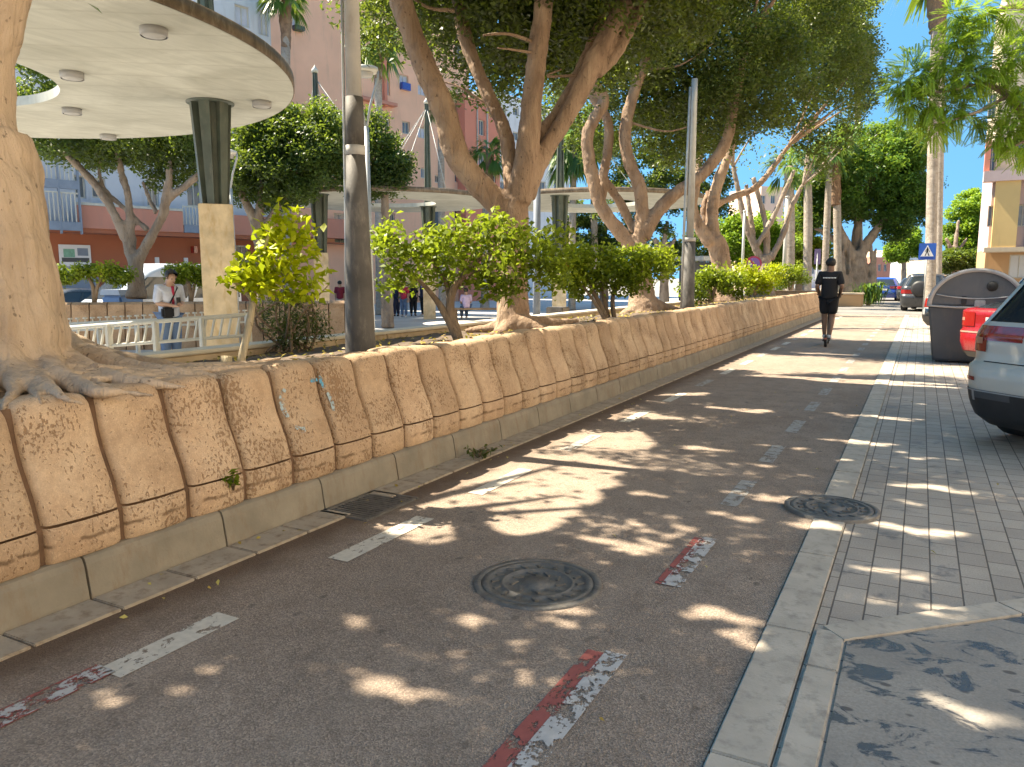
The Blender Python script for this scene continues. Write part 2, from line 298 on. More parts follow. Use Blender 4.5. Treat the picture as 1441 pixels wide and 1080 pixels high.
# ------------------------------------------------------------------ mesh helpers
class MB:
    def __init__(s): s.v = []; s.f = []; s.sm = []
    def add(s, vs, fs, smooth=False):
        o = len(s.v); s.v += [tuple(p) for p in vs]; s.f += [tuple(i + o for i in f) for f in fs]; s.sm += [smooth] * len(fs); return s
    def box(s, lo, hi, bev=0.0, T=None):
        bm = bmesh.new(); bmesh.ops.create_cube(bm, size=1)
        c = [(a + b) / 2 for a, b in zip(lo, hi)]; d = [abs(b - a) for a, b in zip(lo, hi)]
        for v in bm.verts: v.co = Vector((v.co.x * d[0] + c[0], v.co.y * d[1] + c[1], v.co.z * d[2] + c[2]))
        if bev: bmesh.ops.bevel(bm, geom=bm.edges[:], offset=min(bev, min(d) * 0.45), segments=2, affect='EDGES')
        return s.bm(bm, T)
    def clip(s, keep):
        ids = [i for i, v in enumerate(s.v) if keep(v)]; mp = {j: i for i, j in enumerate(ids)}; fs = [(f, q) for f, q in zip(s.f, s.sm) if all(a in mp for a in f)]
        s.v = [s.v[j] for j in ids]; s.f = [tuple(mp[a] for a in f) for f, q in fs]; s.sm = [q for f, q in fs]; return s
    def bm(s, bm, T=None, smooth=False):
        if T is not None: bm.transform(T)
        bm.verts.index_update(); s.add([v.co[:] for v in bm.verts], [[v.index for v in f.verts] for f in bm.faces], smooth); bm.free(); return s
    def tube(s, pts, rad, n=10, cap=True, smooth=True, wob=0.0):
        pts = [Vector(p) for p in pts]; k = len(pts)
        rad = [rad] * k if isinstance(rad, (int, float)) else list(rad)
        o = len(s.v); t0 = (pts[1] - pts[0]).normalized(); a = Vector((0, 0, 1)) if abs(t0.z) < 0.9 else Vector((1, 0, 0))
        u = t0.cross(a).normalized(); ph = random.random() * 6
        for i in range(k):
            t = (pts[min(i + 1, k - 1)] - pts[max(i - 1, 0)]).normalized(); u = (u - t * u.dot(t)).normalized(); v = t.cross(u)
            for j in range(n):
                A = 2 * pi * j / n
                r = rad[i] * (1 + wob * (sin(3 * A + ph + i * 0.35) * 0.6 + sin(2 * A + i * 0.9) * 0.4)) if wob else rad[i]
                s.v.append(tuple(pts[i] + (u * cos(A) + v * sin(A)) * r))
        for i in range(k - 1):
            for j in range(n):
                s.f.append((o + i * n + j, o + i * n + (j + 1) % n, o + (i + 1) * n + (j + 1) % n, o + (i + 1) * n + j)); s.sm.append(smooth)
        if cap:
            s.f.append(tuple(o + j for j in reversed(range(n)))); s.f.append(tuple(o + (k - 1) * n + j for j in range(n))); s.sm += [False, False]
        return s
    def lathe(s, c, prof, n=32, smooth=True, axis='Z', closed=False):
        o = len(s.v); k = len(prof)
        for r, h in prof:
            for j in range(n):
                A = 2 * pi * j / n
                q = (r * cos(A), r * sin(A), h) if axis == 'Z' else ((h, r * cos(A), r * sin(A)) if axis == 'X' else (r * cos(A), h, r * sin(A)))
                s.v.append((c[0] + q[0], c[1] + q[1], c[2] + q[2]))
        for i in range(k if closed else k - 1):
            i2 = (i + 1) % k
            for j in range(n): s.f.append((o + i * n + j, o + i * n + (j + 1) % n, o + i2 * n + (j + 1) % n, o + i2 * n + j)); s.sm.append(smooth)
        return s
    def prism(s, poly, a, b, axis='Y'):
        """poly: 2D outline extruded between a and b along axis"""
        n = len(poly); f = {'Y': lambda p, t: (p[0], t, p[1]), 'X': lambda p, t: (t, p[0], p[1]), 'Z': lambda p, t: (p[0], p[1], t)}[axis]
        vs = [f(p, a) for p in poly] + [f(p, b) for p in poly]
        fs = [tuple(range(n)), tuple(range(2 * n - 1, n - 1, -1))] + [(i, (i + 1) % n + 0, n + (i + 1) % n, n + i) for i in range(n)]
        return s.add(vs, fs)
    def ball(s, c, r, sc=(1, 1, 1), sub=2, T=None):
        bm = bmesh.new(); bmesh.ops.create_icosphere(bm, subdivisions=sub, radius=r)
        for v in bm.verts: v.co = Vector((v.co.x * sc[0], v.co.y * sc[1], v.co.z * sc[2])) + Vector(c)
        return s.bm(bm, T, True)
    def build(s, name, m, parent=None, origin=(0, 0, 0), fix=True):
        me = bpy.data.meshes.new(name); ox, oy, oz = origin
        me.from_pydata([(x - ox, y - oy, z - oz) for x, y, z in s.v], [], s.f)
        for p, q in zip(me.polygons, s.sm): p.use_smooth = q
        if fix:
            bm = bmesh.new(); bm.from_mesh(me); bmesh.ops.recalc_face_normals(bm, faces=bm.faces); bm.to_mesh(me); bm.free()
        o = bpy.data.objects.new(name, me); me.materials.append(M[m] if isinstance(m, str) else m); COL.objects.link(o)
        if parent is not None: o.parent = parent
        return o

def raw_mesh(name, V, n_per, m, parent=None, origin=(0, 0, 0), tint=None):
    """V: (k, n_per, 3) numpy faces, each its own vertices (leaves)"""
    k = len(V); me = bpy.data.meshes.new(name)
    me.vertices.add(k * n_per); me.vertices.foreach_set('co', (V.reshape(-1, 3) - np.array(origin)).astype(np.float32).ravel())
    me.loops.add(k * n_per); me.loops.foreach_set('vertex_index', np.arange(k * n_per, dtype=np.int32))
    me.polygons.add(k); me.polygons.foreach_set('loop_start', np.arange(0, k * n_per, n_per, dtype=np.int32)); me.polygons.foreach_set('loop_total', np.full(k, n_per, dtype=np.int32))
    if tint is not None:
        at = me.attributes.new('tint', 'FLOAT', 'FACE'); at.data.foreach_set('value', np.clip(tint, 0, 1).astype(np.float32))
    me.update(calc_edges=True); o = bpy.data.objects.new(name, me); me.materials.append(M[m]); COL.objects.link(o)
    if parent is not None: o.parent = parent
    return o

def tag(o, label=None, cat=None, group=None, kind=None):
    for k, v in (('label', label), ('category', cat), ('group', group), ('kind', kind)):
        if v: o[k] = v
    return o
def thing(name, label, cat, loc=(0, 0, 0), rz=0.0, group=None):
    o = bpy.data.objects.new(name, None); COL.objects.link(o); o.location = loc; o.rotation_euler = (0, 0, rz); o.empty_display_size = 0.2
    return tag(o, label, cat, group)
def struct(name, mb, m): return tag(mb.build(name, m), kind='structure')
def copy_tree(o, parent=None):
    c = o.copy(); COL.objects.link(c); c.parent = parent
    for ch in [x for x in bpy.data.objects if x.parent == o]: copy_tree(ch, c)
    return c
def dup(o, loc, rz, label, group=None):
    c = copy_tree(o); c.location = loc; c.rotation_euler = (0, 0, rz); c['label'] = label
    if group: c['group'] = group
    return c
def spline(P, n=6):
    """Catmull-Rom through (point, radius) pairs"""
    P = [(Vector(p), r) for p, r in P]; out = []
    Q = [P[0]] + P + [P[-1]]
    for i in range(1, len(Q) - 2):
        p0, p1, p2, p3 = Q[i - 1][0], Q[i][0], Q[i + 1][0], Q[i + 2][0]
        for j in range(n):
            t = j / n
            out.append((0.5 * ((2 * p1) + (p2 - p0) * t + (2 * p0 - 5 * p1 + 4 * p2 - p3) * t * t + (3 * p1 - p0 - 3 * p2 + p3) * t ** 3), Q[i][1] + (Q[i + 1][1] - Q[i][1]) * t))
    out.append(P[-1]); return [a for a, b in out], [b for a, b in out]
def limb(mb, P, n=12, wob=0.06, seg=6):
    p, r = spline(P, seg); mb.tube(p, r, n, wob=wob)
def remesh(o, voxel, smooth=4):
    m = o.modifiers.new('remesh', 'REMESH'); m.mode = 'VOXEL'; m.voxel_size = voxel; m.use_smooth_shade = True
    s_ = o.modifiers.new('smooth', 'SMOOTH'); s_.iterations = smooth; s_.factor = 0.5
    for sz, st in ((0.16, 0.05), (0.05, 0.018)):
        tx = bpy.data.textures.new('bark_lumps', 'CLOUDS'); tx.noise_scale = sz * max(1, voxel / .03); tx.noise_depth = 3; fk = voxel / .03 if voxel > .02 else .45
        d_ = o.modifiers.new('lumps', 'DISPLACE'); d_.texture = tx; d_.strength = st * fk; d_.mid_level = 0.5; d_.texture_coords = 'LOCAL'
    return o

# ------------------------------------------------------------------ foliage
LIT = []      # sunlit places on the ground: (x, y, half x, half y); crowns have real gaps above them
def sun_gap(C, keep=0.012):
    t = C[:, 2] / TO_SUN.z
    gx = C[:, 0] - TO_SUN.x * t; gy = C[:, 1] - TO_SUN.y * t
    hit = np.zeros(len(C), bool)
    for x, y, a, b in LIT:
        u, v = (gx - x) / a, (gy - y) / b; t_ = np.arctan2(v, u); ph = x * 17 + y * 31
        hit |= u * u + v * v < (1.0 + 0.28 * np.sin(3 * t_ + ph) + 0.2 * np.sin(5 * t_ + ph * 2.3)) ** 2
    return ~hit | (RNG.random(len(C)) < keep)
def leaf_faces(C, L, W, up=0.45, droop=0.0):
    n = len(C)
    N_ = RNG.normal(size=(n, 3)); N_[:, 2] = np.abs(N_[:, 2]) + up; N_ /= np.linalg.norm(N_, axis=1)[:, None]
    A = RNG.normal(size=(n, 3)); A[:, 2] -= droop; A -= N_ * (A * N_).sum(1)[:, None]; A /= np.linalg.norm(A, axis=1)[:, None] + 1e-9
    B = np.cross(N_, A); l = (L * RNG.uniform(0.7, 1.25, n))[:, None]; w_ = (W * RNG.uniform(0.7, 1.25, n))[:, None]
    fold = N_ * w_ * 0.18
    return np.stack([C - A * l * 0.5, C + B * w_ * 0.5 - A * l * 0.05 + fold, C + A * l * 0.5 - N_ * l * 0.08, C - B * w_ * 0.5 - A * l * 0.05 + fold], axis=1)
def clump_points(centres, radii, per, shell=0.5):
    out = []; ids = []
    for i, (c, r) in enumerate(zip(centres, radii)):
        n = max(4, int(per * (r / 0.5) ** 2)); d = RNG.normal(size=(n, 3)); d /= np.linalg.norm(d, axis=1)[:, None]
        q = (shell + (1 - shell) * RNG.random(n)) * r * (1 + 0.18 * RNG.normal(size=n))
        out.append(np.array(c) + d * q[:, None] * np.array([1, 1, 0.75])); ids.append(np.full(n, i))
    return np.concatenate(out), np.concatenate(ids)
def crown(parent, origin, blobs, mat, L=0.085, W=0.042, per=300, nclump=60, clump_r=(0.32, 0.6), gaps=True, floor=None, up=0.45, name='crown', droop=0.0, sunlit_top=0.25, test=None):
    """blobs: (centre, (rx, ry, rz)) ellipsoids; leaf clumps fill their outer half"""
    cs = []; rs = []
    vol = [b[1][0] * b[1][1] + b[1][0] * b[1][2] for b in blobs]; tot = sum(vol)
    for (c, rad), v_ in zip(blobs, vol):
        n = max(3, int(nclump * v_ / tot)); d = RNG.normal(size=(n, 3)); d /= np.linalg.norm(d, axis=1)[:, None]
        q = RNG.uniform(0.45, 1.0, n) ** 0.6
        cs.append(np.array(c) + d * q[:, None] * np.array(rad)); rs.append(RNG.uniform(*clump_r, n))
    cs = np.concatenate(cs); rs = np.concatenate(rs)
    if floor is not None: k = cs[:, 2] > floor; cs, rs = cs[k], rs[k]
    if test is not None: k = np.array([test(c) for c in cs]); cs, rs = cs[k], rs[k]
    C, ids = clump_points(cs, rs, per)
    if gaps and LIT: k = sun_gap(C); C, ids = C[k], ids[k]
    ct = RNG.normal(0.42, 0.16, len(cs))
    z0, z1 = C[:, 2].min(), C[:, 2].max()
    tint = ct[ids] + RNG.normal(0, 0.16, len(C)) + sunlit_top * ((C[:, 2] - z0) / (z1 - z0 + 1e-6) - 0.5)  # higher leaves get a lighter tint, sunlight put into the leaf colour
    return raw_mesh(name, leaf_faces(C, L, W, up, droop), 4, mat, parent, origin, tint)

# dapples and open places on the road, in metres (surveyed from the photograph)
for a in [(-2.45, 4.7, 0.65, 0.8), (-2.2, 5.2, 0.4, 0.4), (-2.5, 5.6, 0.4, 0.3), (-2.62, 4.05, 0.22, 0.3), (-1.0, 12.05, 1.6, 0.25), (-2.5, 7.9, 0.25, 0.2), (-2.5, 9.6, 0.25, 0.25),
          (-1.62, 2.12, 0.2, 0.07), (-1.15, 2.4, 0.07, 0.05), (-1.65, 2.72, 0.08, 0.05), (-1.28, 2.9, 0.10, 0.04), (-2.1, 2.5, 0.08, 0.05), (-2.3, 1.9, 0.07, 0.05),
          (-1.35, 3.95, 0.2, 0.1), (-0.7, 3.3, 0.16, 0.1), (-0.85, 5.3, 0.22, 0.1), (-0.45, 4.8, 0.2, 0.1), (0.1, 5.0, 0.3, 0.1), (0.0, 4.2, 0.2, 0.08), (0.15, 6.1, 0.25, 0.08), (0.1, 3.75, 0.25, 0.1), (0.25, 2.9, 0.16, 0.08),
          (-1.6, 6.6, 0.2, 0.07), (-0.4, 7.5, 0.3, 0.1), (-1.7, 8.8, 0.4, 0.12), (-2.0, 16.2, 0.8, 0.2), (-0.2, 9.0, 0.3, 0.1), (-1.6, 5.0, 0.16, 0.06)]: LIT.append(a)
LIT += [(-2.9, 3.95, .55, .5), (-3.0, 7.0, .8, .9), (-2.9, 5.0, .5, .5)]
for i in range(38):
    cx_, cy_ = random.uniform(-2.8, 1.4), random.uniform(1.0, 11.3)
    for j in range(random.randint(1, 4)): LIT.append((cx_ + random.gauss(0, .13), cy_ + random.gauss(0, .07), random.uniform(0.04, 0.11), random.uniform(0.025, 0.055)))
LIT += [(-1.0, 24.5, 3.0, 2.2), (-1.0, 33.0, 4.0, 6.0), (0, 42, 4, 4)]

# ------------------------------------------------------------------ the ground
struct('ground', MB().add([(-1500, -1500, -0.37), (1500, -1500, -0.37), (1500, 1500, -0.37), (-1500, 1500, -0.37)], [(0, 1, 2, 3)]), 'earth')
struct('plaza_floor', MB().add([(-75, -25, -0.35), (-6.2, -25, -0.35), (-6.2, 75, -0.35), (-75, 75, -0.35)], [(0, 1, 2, 3)]), 'plaza')
struct('cycle_lane', MB().box((-3.31, -8, -0.36), (-0.5, 34, 0.0)), 'asphalt')
struct('street', MB().box((-9, 34, -0.36), (16, 260, 0.0)), 'road')
struct('pavement', MB().box((-0.31, -8, -0.36), (16, 34, 0.0)), 'pavers')
m = MB()
for i in range(-6, 34): m.box((-0.495, i * 1.0 + 0.27, -0.2), (-0.315, i * 1.0 + 1.262, 0.012), 0.006)
struct('edge_strip', m, 'strip')
m = MB()
for i in range(-6, 4): m.box((-0.300, i * 0.9 + 0.28, -0.2), (-0.185, i * 0.9 + 1.172 if i < 3 else 3.33, 0.014), 0.006)
struct('ramp_kerb', m, 'strip')
m = MB(); d = Vector((0.78, 0.73, 0)).normalized(); nrm = Vector((-d.y, d.x, 0)); p0 = Vector((-0.29, 3.345, 0))
for i in range(6):
    a, b = p0 + d * (i * 0.95 + (0.0 if i else 0.02)), p0 + d * (i * 0.95 + 0.94)
    q = [a, b, b - nrm * 0.13, a - nrm * 0.13]
    m.prism([(x.x, x.y) for x in q], -0.1, 0.016, 'Z')
struct('ramp_border', m, 'strip')
s0 = p0 - nrm * 0.14
m = MB(); L_ = [(-0.175, -8), (-0.175, s0.y + 0.06)] + [tuple((s0 + d * t)[:2]) for t in (0.12, 5.5)] + [(6, -8)]
m.prism(L_, -0.1, 0.008, 'Z'); struct('ramp_slab', m, 'slab')
m = MB()
for i in range(-8, 42):
    y = 2.09 + i * 0.795
    prof = [(-3.30, -0.1), (-3.302, 0.02), (-3.325, 0.165), (-3.338, 0.195), (-3.36, 0.207), (-3.46, 0.207), (-3.46, -0.1)]
    m.prism(prof, y + 0.006, y + 0.789)
struct('kerb', m, 'kerb')
m = MB()
for i in range(-14, 80):
    y = 2.09 + i * 0.3975
    if 3.58 < y + 0.2 < 4.2: continue
    m.box((-3.299, y + 0.005, -0.1), (-3.075, y + 0.391, 0.012), 0.005)
struct('gutter', m, 'gutter')

M['white_line'] = wear_paint('worn_white_line', (0.64, 0.575, 0.48), 0.57)
M['white_worn'] = wear_paint('very_worn_white_line', (0.52, 0.49, 0.46), 0.515)
M['red_line'] = wear_paint('worn_red_line', (0.36, 0.095, 0.078), 0.545)
M['pale_line'] = wear_paint('faded_white_line', (0.40, 0.365, 0.325), 0.535)
def mark(x0, x1, y0, y1, m_, z=0.004, skew=0.0):
    struct('road_marking', MB().add([(x0, y0, z), (x1, y0, z), (x1 + skew, y1, z), (x0 + skew, y1, z)], [(0, 1, 2, 3)]), m_)
mark(-2.72, -2.60, 1.22, 1.72, 'red_line', 0.004); mark(-2.70, -2.60, 1.22, 1.72, 'white_worn', 0.008); mark(-2.68, -2.545, 1.70, 2.27, 'white_line', 0.004);
mark(-2.70, -2.57, 3.02, 3.84, 'white_line'); mark(-2.69, -2.57, 4.44, 5.22, 'white_line')
for i in range(18): mark(-2.68, -2.57, 5.95 + i * 1.5, 6.7 + i * 1.5, 'white_line' if i % 3 else 'pale_line')
mark(-1.09, -1.01, 1.2, 2.72, 'red_line'); mark(-1.02, -0.93, 1.2, 2.74, 'white_worn', 0.006)
mark(-1.06, -0.99, 3.5, 4.26, 'red_line'); mark(-1.025, -0.93, 3.5, 4.28, 'white_worn', 0.006)
for i in range(22): mark(-1.08, -0.965, 4.97 + i * 1.36, 5.67 + i * 1.36, 'pale_line')

# manhole covers and the drain
def manhole(x, y, r, label, z=0.0):
    t = thing('manhole_cover', label, 'manhole cover', (x, y, z))
    MB().lathe((0, 0, 0), [(r * 1.04, -0.05), (r * 1.04, 0.008), (r * 0.93, 0.012), (r * 0.915, 0.004), (r * 0.915, -0.05)], 64).build('outer_ring', 'iron', t)
    k = MB().lathe((0, 0, 0), [(r * 0.905, -0.05), (r * 0.905, 0.009), (r * 0.80, 0.011), (r * 0.79, 0.004), (r * 0.60, 0.004), (r * 0.59, 0.010), (r * 0.55, 0.010), (r * 0.54, 0.004), (r * 0.22, 0.004), (r * 0.21, 0.010), (0.001, 0.010)], 64)
    for i in range(16):
        A = 2 * pi * i / 16; T = Matrix.Rotation(A, 4, 'Z') @ Matrix.Translation((r * 0.69, 0, 0.006)) @ Matrix.Rotation(0.5, 4, 'Z')
        k.box((-r * 0.07, -r * 0.035, -0.004), (r * 0.07, r * 0.035, 0.005), 0.002, T)
    for i in range(9):
        A = 2 * pi * i / 9 + 0.2; T = Matrix.Rotation(A, 4, 'Z') @ Matrix.Translation((r * 0.38, 0, 0.006)) @ Matrix.Rotation(0.8, 4, 'Z')
        k.box((-r * 0.09, -r * 0.025, -0.004), (r * 0.09, r * 0.025, 0.005), 0.002, T)
    k.build('lid', 'iron', t)
manhole(-1.565, 3.235, 0.30, 'dark round iron manhole cover in the middle of the brown lane')
manhole(-0.42, 5.20, 0.275, 'worn iron manhole cover straddling the pale kerb strip and pavers', 0.011)
t = thing('drain_grate', 'slotted rusty drain grate in the gutter beside the kerb', 'drain', (-3.09, 3.89, 0))
f = MB()
for a, b in (((-0.20, -0.28), (0.18, -0.25)), ((-0.20, 0.25), (0.18, 0.28)), ((-0.20, -0.25), (-0.17, 0.25)), ((0.15, -0.25), (0.18, 0.25))): f.box((*a, -0.05), (*b, 0.012), 0.003)
f.build('frame', 'iron', t)
f = MB()
for i in range(14): f.box((-0.168, -0.235 + i * 0.035, -0.04), (0.148, -0.219 + i * 0.035, 0.008))
f.build('grating', 'iron', t)
f = MB().box((-0.17, -0.25, -0.09), (0.15, 0.25, -0.05)); f.build('sump', 'black', t)

# ------------------------------------------------------------------ planter: wall of moulded sandstone blocks, soil, back wall
PROF = [(-3.352, 0.385), (-3.362, 0.42), (-3.385, 0.50), (-3.42, 0.58), (-3.455, 0.66), (-3.478, 0.74), (-3.49, 0.81), (-3.50, 0.86), (-3.515, 0.90), (-3.54, 0.925), (-3.575, 0.935), (-3.72, 0.93)]
BASE = [(-3.355, 0.208), (-3.345, 0.225), (-3.345, 0.355), (-3.355, 0.372)]
t_wall = thing('planter_wall', 'long low wall of wavy pitted sandstone blocks beside the cycle lane', 'wall', (-3.5, 2.0, 0))
def block_mesh(k):
    rr = random.Random(k); mb = MB(); W_ = 0.39; g = 0.015
    for prof, back in ((PROF, -3.72), (BASE, -3.50)):
        sec = []
        ys = [g, g + 0.006, g + 0.018, g + 0.05, W_ / 2, W_ - g - 0.05, W_ - g - 0.018, W_ - g - 0.006, W_ - g]; ins = [0.040, 0.018, 0.006, -0.002, -0.010, -0.002, 0.006, 0.018, 0.040]
        b1, b2 = rr.uniform(-0.006, 0.006), rr.uniform(-0.006, 0.006); dz = rr.uniform(-0.018, 0.012) if prof is PROF else 0
        for y, q in zip(ys, ins):
            u = y / W_; off = b1 * (1 - u) + b2 * u
            sec.append([(x - q + off, y, z + (dz if z > 0.8 else 0) - (q if z > 0.85 else 0)) for x, z in prof])
        n = len(prof); vs = [p for s_ in sec for p in s_]; fs = []
        for i in range(len(ys) - 1):
            for j in range(n - 1): fs.append((i * n + j, i * n + j + 1, (i + 1) * n + j + 1, (i + 1) * n + j))
        lo = len(vs); z0, z1 = prof[0][1], prof[-1][1]
        vs += [(back, ys[0], z0), (back, ys[0], z1), (back, ys[-1], z0), (back, ys[-1], z1)]
        fs += [tuple(list(range(n)) + [lo + 1, lo]), tuple(list(range((len(ys) - 1) * n, len(ys) * n)) + [lo + 3, lo + 2])]
        mb.add(vs, fs, True)
    return mb
variants = []
for k in range(5):
    o = block_mesh(k).build('wall_block', 'wall', t_wall, (-3.5, 2.0, 0), fix=True); variants.append(o)
    for p in o.data.polygons: p.use_smooth = len(p.vertices) == 4
for i in range(-14, 77):
    y = 1.93 + i * 0.39
    if -3 <= i < 2: o = variants[i + 3]
    else: o = variants[random.randrange(5)].copy(); COL.objects.link(o); o.parent = t_wall
    o.location = (0, y, 0)
m = MB(); pf = [(x - 0.045, z - (0.045 if z > 0.9 else 0)) for x, z in PROF]
m.prism([(-3.385, 0.2)] + [(-3.385, 0.36)] + pf + [(-3.75, 0.2)], -3.5, 31.95)
m.build('mortar', dull('brown_mortar', (0.15, 0.085, 0.05), 0.3, 6, 0.95, 0.4, 50), t_wall, (-3.5, 2.0, 0))
# sprayed blue marks on two of the blocks follow the profile of the stone
def spray(y0, pts, wd, col):
    mb = MB()
    def at(y, z):
        for (x1, z1), (x2, z2) in zip(PROF, PROF[1:]):
            if z1 <= z <= z2: return (x1 + (x2 - x1) * (z - z1) / (z2 - z1) + 0.010, y, z)
        return (PROF[-4][0], y, z)
    p, r = spline([((0, y0 + a, b), wd) for a, b in pts], 8); vs = []
    for i, (q, w__) in enumerate(zip(p, r)):
        t_ = (p[min(i + 1, len(p) - 1)] - p[max(i - 1, 0)]).normalized(); s_ = w__ * (0.55 + 0.45 * sin(pi * i / (len(p) - 1)))
        vs += [at(q.y - t_.z * s_, q.z + t_.y * s_), at(q.y + t_.z * s_, q.z - t_.y * s_)]
    mb.add(vs, [(2 * i, 2 * i + 1, 2 * i + 3, 2 * i + 2) for i in range(len(p) - 1)]); mb.build('spray_mark', col, t_wall, (-3.5, 2.0, 0))
M['cyan'] = wear_paint('blue_spray_paint', (0.10, 0.36, 0.52), 0.47, 30); M['cyan_pale'] = wear_paint('pale_blue_spray_paint', (0.36, 0.45, 0.47), 0.5, 30)
spray(3.50, [(0.02, 0.62), (-0.0, 0.68), (0.01, 0.74), (0.05, 0.79)], 0.022, 'cyan_pale'); spray(3.86, [(-0.07, 0.80), (-0.02, 0.83), (0.03, 0.79), (0.05, 0.74)], 0.024, 'cyan'); spray(3.9, [(0.02, 0.72), (0.04, 0.66), (0.03, 0.6)], 0.018, 'cyan_pale')
spray(3.55, [(0.0, 0.56), (0.04, 0.53), (0.08, 0.54)], 0.018, 'cyan_pale')

def soil_sheet(x0, x1, y0, y1, z, nx, ny, slope=0.0):
    vs = []; rr = random.Random(3)
    for j in range(ny + 1):
        for i in range(nx + 1):
            u = i / nx; vs.append((x0 + (x1 - x0) * u, y0 + (y1 - y0) * j / ny, z + slope * u + rr.uniform(-0.018, 0.018) * (1 if 0 < i < nx else 0)))
    return MB().add(vs, [(j * (nx + 1) + i, j * (nx + 1) + i + 1, (j + 1) * (nx + 1) + i + 1, (j + 1) * (nx + 1) + i) for j in range(ny) for i in range(nx)], True)
struct('planter_soil', soil_sheet(-3.74, -6.05, -6, 31.9, 0.86, 24, 300, -0.17), 'soil')
t = thing('retaining_wall', 'plain tan back wall of the planter along the plaza edge', 'wall', (-6.1, 13, 0))
m = MB()
for i in range(19): m.box((-6.26, -6 + i * 2.0 + 0.004, -0.36), (-6.03, -6 + i * 2.0 + 1.996, 0.76), 0.012)
m.build('wall_body', dull('tan_render', (0.50, 0.38, 0.25), 0.18, 3, 0.9, 0.2, 40, dirt=(0.3, 0.2, 0.12)), t, (-6.1, 13, 0))
MB().box((-6.29, -6, 0.762), (-6.0, 32, 0.80), 0.01).build('coping', dull('pale_coping', (0.62, 0.56, 0.46), 0.12, 4, 0.85, 0.1, 40), t, (-6.1, 13, 0))
t = thing('end_wall', 'short sandstone end wall closing the planter near the scooter rider', 'wall', (-4.7, 32, 0))
MB().box((-6.28, 31.96, -0.36), (-3.36, 32.25, 0.93), 0.03).build('wall_body', 'wall', t, (-4.7, 32, 0))
MB().box((-6.30, 31.93, 0.932), (-3.34, 32.28, 0.97), 0.012).build('coping', 'wall', t, (-4.7, 32, 0))

# ------------------------------------------------------------------ ficus trees in the planter
def tree(name, label, cat, base, limbs, twigs, barkm, voxel, group=None, rz=0):
    t = thing(name, label, cat, base, 0, group)
    mb = MB()
    for P in limbs: limb(mb, P, 14)
    o = mb.build('trunk', barkm, t, base); remesh(o, voxel)
    if twigs:
        for P in twigs: tb = MB(); limb(tb, P, 7, 0.05, 4); tb.build('branch', barkm, t, base)
    return t
def px_limb(d0, rows, k=1.0):
    """rows: (bearing x, y, nearer/farther offset in metres, radius in metres)"""
    return [(spot(x, y, d0 + dd), r * k) for x, y, dd, r in rows]
def grow(limbs_ends, n, length, r0, spread=0.8, rise=0.5):
    """side branches from the upper limbs outwards"""
    out = []
    for e, dirn in limbs_ends:
        for i in range(n):
            d_ = (Vector(dirn).normalized() + Vector((random.uniform(-1, 1), random.uniform(-1, 1), random.uniform(-0.3, 1) * rise)) * spread).normalized()
            L1 = length * random.uniform(0.6, 1.2); p = Vector(e); q = p + d_ * L1 * 0.5 + Vector((0, 0, random.uniform(-0.1, 0.2))); z = p + d_ * L1 + Vector((0, 0, random.uniform(0, 0.4)))
            out.append([(p, r0), (q, r0 * 0.65), (z, r0 * 0.25)])
    return out

# tree 0: the big trunk at the photograph's left edge, its roots flowing over the wall
d0 = 4.25; b0 = spot(-22, 530, d0)
T0 = [[(b0 + Vector((0, 0, -0.15)), 0.50), (spot(-20, 500, d0), 0.43), (spot(-18, 450, d0), 0.385), (spot(-22, 380, d0), 0.35), (spot(-28, 300, d0), 0.33), (spot(-34, 235, d0), 0.315), (spot(-36, 190, d0), 0.28)],
      [(spot(-34, 250, d0), 0.28), (spot(-42, 170, d0), 0.23), (spot(-30, 90, d0), 0.17), (spot(-8, 20, d0), 0.15), (spot(20, -60, d0), 0.14), (spot(60, -170, d0 + 0.1), 0.12), (spot(110, -330, d0 + 0.3), 0.09)],
      [(spot(-40, 260, d0), 0.26), (spot(-110, 160, d0 - 0.1), 0.2), (spot(-170, 40, d0 - 0.3), 0.17), (spot(-200, -120, d0 - 0.6), 0.13)],
      [(spot(-40, 240, d0 + 0.1), 0.24), (spot(-60, 130, d0 + 0.5), 0.18), (spot(-70, -20, d0 + 0.9), 0.14), (spot(-60, -200, d0 + 1.2), 0.1)]]
def rt(*P): return [(gnd(x, y, z), r) for x, y, z, r in P]
